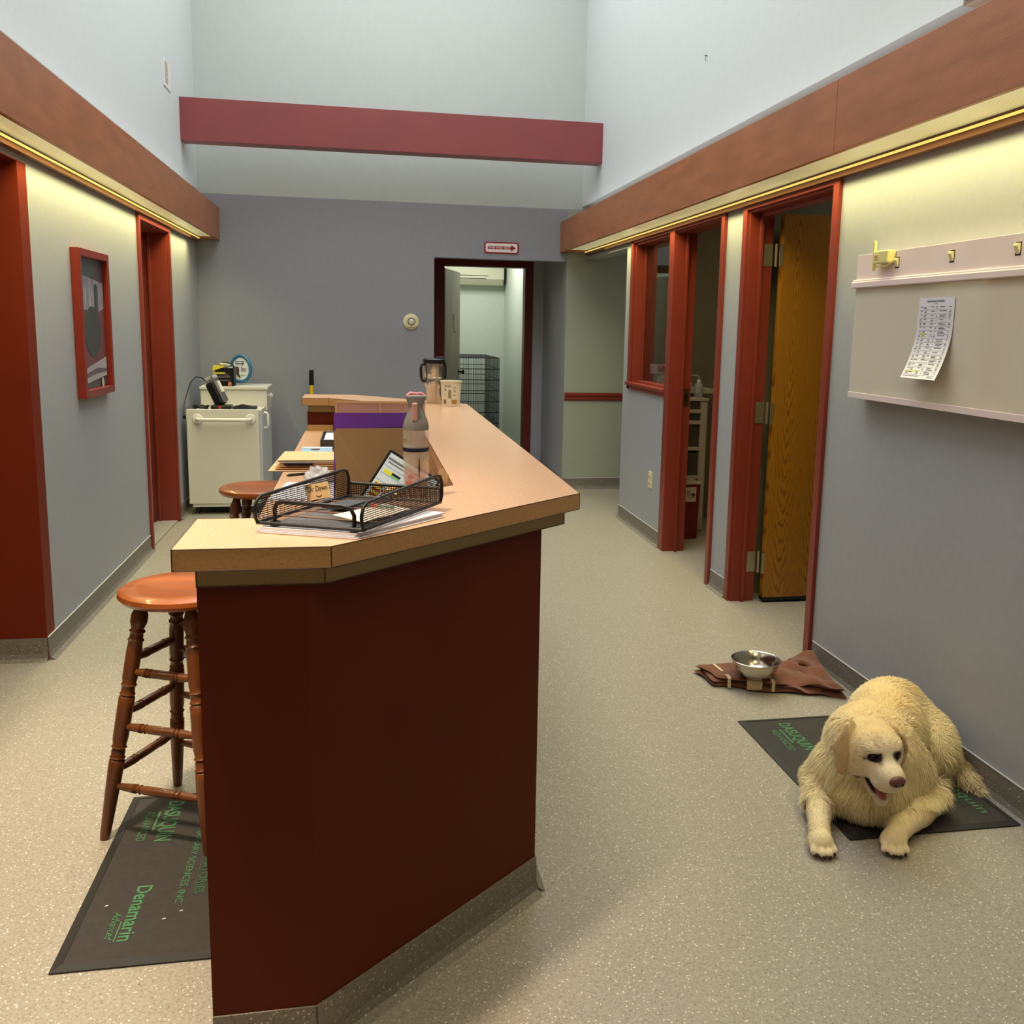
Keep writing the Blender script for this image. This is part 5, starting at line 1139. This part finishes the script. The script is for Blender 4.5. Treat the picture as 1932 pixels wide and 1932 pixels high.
# fur blades
def fur(n,seed=7):
    q=np.random.default_rng(seed)
    a,b_,c,d=DV[DF[:,0]],DV[DF[:,1]],DV[DF[:,2]],DV[DF[:,3]]
    ar=np.linalg.norm(np.cross(c-a,d-b_),axis=1)*np.where(head_sdf(a.astype(np.float32))<.012,3.2,1); p=ar/ar.sum(); fi=q.choice(len(DF),n,p=p); u1,u2=q.random(n),q.random(n)
    R_=((1-u1)*(1-u2))[:,None]*a[fi]+(u1*(1-u2))[:,None]*b_[fi]+(u1*u2)[:,None]*c[fi]+((1-u1)*u2)[:,None]*d[fi]
    N_=DN[DF[fi,0]]; H=hl(R_)
    inh=(head_sdf(R_.astype(np.float32))<.010)
    # flow direction field
    D_=np.tile(np.array([.55,.75,-.35]),(n,1))              # trunk: backwards & down
    right=R_[:,0]>1.70; D_[right]=np.array([.45,.25,-.85])
    chest=(R_[:,1]<2.50)&(R_[:,2]<.26)&~inh; D_[chest]=np.array([.0,-.15,-1.0])
    left=(R_[:,0]<1.44)&(R_[:,2]>.1)&~inh; D_[left]=np.array([-.35,.2,-.85])
    leg=((R_[:,2]<.085)&(R_[:,1]<2.47)&((R_[:,0]<1.36)|(R_[:,0]>1.5)|(R_[:,1]<2.32)))
    D_[leg]=np.where((R_[leg,0]<1.4)[:,None],np.array([-.35,-.85,-.25]),np.array([-.75,-.55,-.3]))
    tail=(R_[:,0]>1.865)&(R_[:,1]<2.70)&(R_[:,2]<.11); D_[tail]=np.array([.10,-.85,-.15])
    HFn,HUn,HSn=np.array(HF),np.array(HU),np.array(HS)
    D_[inh]=-HFn*1.0+HUn*.1; mzz=inh&(H[:,1]>.05); D_[mzz]=-HFn*.9-HUn*.35+np.outer(np.sign(H[mzz,0]),HSn)*.5
    ears=inh&(np.abs(H[:,0])>.07); D_[ears]=-HUn
    paw=(R_[:,1]<2.30)&(R_[:,2]<.07)
    L_=np.full(n,.024)*(1+.35*q.standard_normal(n).clip(-1.5,1.5)); L_[inh]*=.42; L_[inh&(H[:,1]>.08)]*=.55; L_[ears]*=.6; L_[leg]*=.42; L_[paw]*=.55; L_[tail]*=1.7; L_[chest]*=1.25
    L_[(R_[:,0]>1.75)&(R_[:,2]<.14)&~tail]*=1.5
    low=R_[:,2]<.03; L_[low&leg]*=.45
    keep=(R_[:,2]>.011)
    # none on mouth, eyes, nose, ear inside
    for s in (-1,1): keep&=~(inh&(np.sqrt(((H-np.array([s*.036,.088,.014]))/np.array([.020,.03,.012]))**2@np.ones(3))<1.05))
    keep&=~(inh&(np.sqrt(((H-np.array([0,.086,-.088]))/np.array([.040,.062,.0215]))**2@np.ones(3))<1.1))
    keep&=~(inh&(np.sqrt(((H-np.array([0,.150,-.014]))/np.array([.024,.02,.019]))**2@np.ones(3))<1))
    # clumps
    cl=vnoise(R_,55,11)[:,None]*np.array([.5,.4,.1])+vnoise(R_,55,12)[:,None]*np.array([-.3,.5,.2])
    D_=D_+.55*cl*(~inh)[:,None]+.22*q.standard_normal((n,3))
    T=D_-(D_*N_).sum(1,keepdims=True)*N_; T/=np.linalg.norm(T,axis=1,keepdims=True)+1e-9
    lift=np.where(inh|leg,.14,.24)+.10*q.standard_normal(n); lift=np.clip(lift,.04,.7)
    dir0=T+N_*lift[:,None]; dir0/=np.linalg.norm(dir0,axis=1,keepdims=True)
    W=np.cross(T,N_); w=np.where(inh,.0006,.00085)*(1+.3*q.random(n))
    m=keep; R_,N_,T,dir0,W,w,L_,H,inh=R_[m],N_[m],T[m],dir0[m],W[m],w[m],L_[m],H[m],inh[m]; n=len(R_)
    base=R_-N_*.001; mid=base+dir0*L_[:,None]*.55; tip=mid+(dir0*.6+T*.5-np.array([0,0,.18]))*L_[:,None]*.45
    for arr in (mid,tip): arr[:,2]=np.maximum(arr[:,2],.0092); arr[:,0]=np.minimum(arr[:,0],1.943)
    V=np.stack([base-W*w[:,None],base+W*w[:,None],mid+W*w[:,None]*.85,mid-W*w[:,None]*.85,tip],1).reshape(-1,3)
    i=np.arange(n)*5
    F=np.concatenate([np.stack([i,i+1,i+2],1),np.stack([i,i+2,i+3],1),np.stack([i+3,i+2,i+4],1)])
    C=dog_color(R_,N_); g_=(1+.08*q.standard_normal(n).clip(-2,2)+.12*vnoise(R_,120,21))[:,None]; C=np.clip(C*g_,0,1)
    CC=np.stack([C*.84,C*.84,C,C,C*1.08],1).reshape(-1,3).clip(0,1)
    NN=np.repeat(N_*.85+np.stack([W[:,0],W[:,1],W[:,2]],1)*(.22*q.standard_normal(n))[:,None],5,0); NN/=np.linalg.norm(NN,axis=1,keepdims=True)
    return V,F,CC,NN
fv,ff,fc,fn=fur(270000)
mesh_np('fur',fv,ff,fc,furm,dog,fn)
# eyes, nose, tongue, claws
def ball(name,c,rad,R,m,n=3):
    bm=bmesh.new(); bmesh.ops.create_icosphere(bm,subdivisions=n,radius=1); V=[Vector(c)+Vector(R@np.array([v.co.x*rad[0],v.co.y*rad[1],v.co.z*rad[2]])) for v in bm.verts]; F=[tuple(w.index for w in x.verts) for x in bm.faces]; bm.free()
    return MB().add(V,F).build(name,m,dog,smooth=True)
eyem=mat('dark brown eye',(16,9,6),.18,spec=.4)
for s in (-1,1): ball('eye',hp_(s*.035,.0765,.014),(.0115,.009,.0082),HR,eyem)
nm=mat('brown nose leather',(108,68,58),.35,bump=.3,bscale=500,var=.1)
ns=ball('nose',hp_(0,.156,-.013),(.0235,.0130,.0170),HR,nm)
for s in (-1,1): ball('nostril',hp_(s*.0095,.1665,-.016),(.0042,.004,.0045),HR,mat('nostril dark',(20,8,8),.5),2)
tg=[hp_(0,.048,-.092),hp_(0,.082,-.103),hp_(0,.100,-.110),hp_(0,.112,-.114)]
MB().tube(tg,[.010,.0135,.0125,.007],12).build('tongue',mat('pink tongue',(176,88,90),.3,coat=.3),dog,smooth=True)
cm=mat('dark claw',(40,30,26),.35)
for (c,fwd) in (((1.260,2.278,.026),Vector((-.10,-1,0)).normalized()),((1.468,2.252,.026),Vector((-.32,-1,0)).normalized())):
    sd=Vector((-fwd.y,fwd.x,0))
    for (o,l) in ((-.0265,.020),(-.0095,.033),(.0095,.033),(.0265,.020)):
        a=Vector(c)+sd*o+fwd*(l+.008)-Vector((0,0,.010)); MB().tube([a,a+fwd*.005-Vector((0,0,.003)),a+fwd*.008-Vector((0,0,.007))],[.0036,.003,.001],8).build('claw',cm,dog,smooth=True)

# ================= third level: pieces that belong to a part =================
SUB={'door_knob':'door_leaf','door_sweep':'door_leaf','door_notice':'door_leaf','door_tape':'door_notice','drawer_lip':'drawer','rocker_switch':'switch_slot','slot':'socket','arrow':'sign_face',
'dial':'dial_ring','dial_ring':'housing','flange_screw':'bar_flange','bar_flange':'grab_bar','nostril':'nose','handle_foot':'front_handle','lid_slider':'mug_lid','lid_strap':'mug_lid','screen_cell':'screen','screen_line':'screen',
'pink_button':'bottle_collar','pink_trim':'carry_lid','cup_print':'cup_body','gold_band':'cup_body','label_print':'bin_label','pink_print':'carton','white_square':'carton','dark_print':'carton','metal_spine':'device_body','head_cap':'device_body',
'label_window':'print_mark','dog_print':'white_face','clock_hand':'white_face','socket_face':'clip_body','socket_slot':'clip_body','latch_hole':'strike_plate','louvre':'plate','smile_mark':'card','card_back':'card','blue_band':'bottle_wall','star_print':'bottle_wall','stiffener':'bottom_mesh','painted_shape':'mount_board','screw':'plate','yellow_handle':None}
def stem(o): return o.name.split('.')[0]
def ctr(o):
    b=np.array([v[:] for v in o.bound_box]); return b.mean(0)
for rt in [o for o in bpy.data.objects if o.parent is None and o.children]:
    kids=list(rt.children)
    for k in kids:
        p=SUB.get(stem(k))
        if not p: continue
        c=[q for q in kids if stem(q)==p and q is not k]
        if not c: continue
        q=min(c,key=lambda q:float(np.linalg.norm(ctr(q)-ctr(k))))
        if q.parent is not rt: continue          # keep to thing > part > sub-part
        if any(stem(x)==stem(k) and False for x in q.children): continue
        if k.children: continue
        k.parent=q
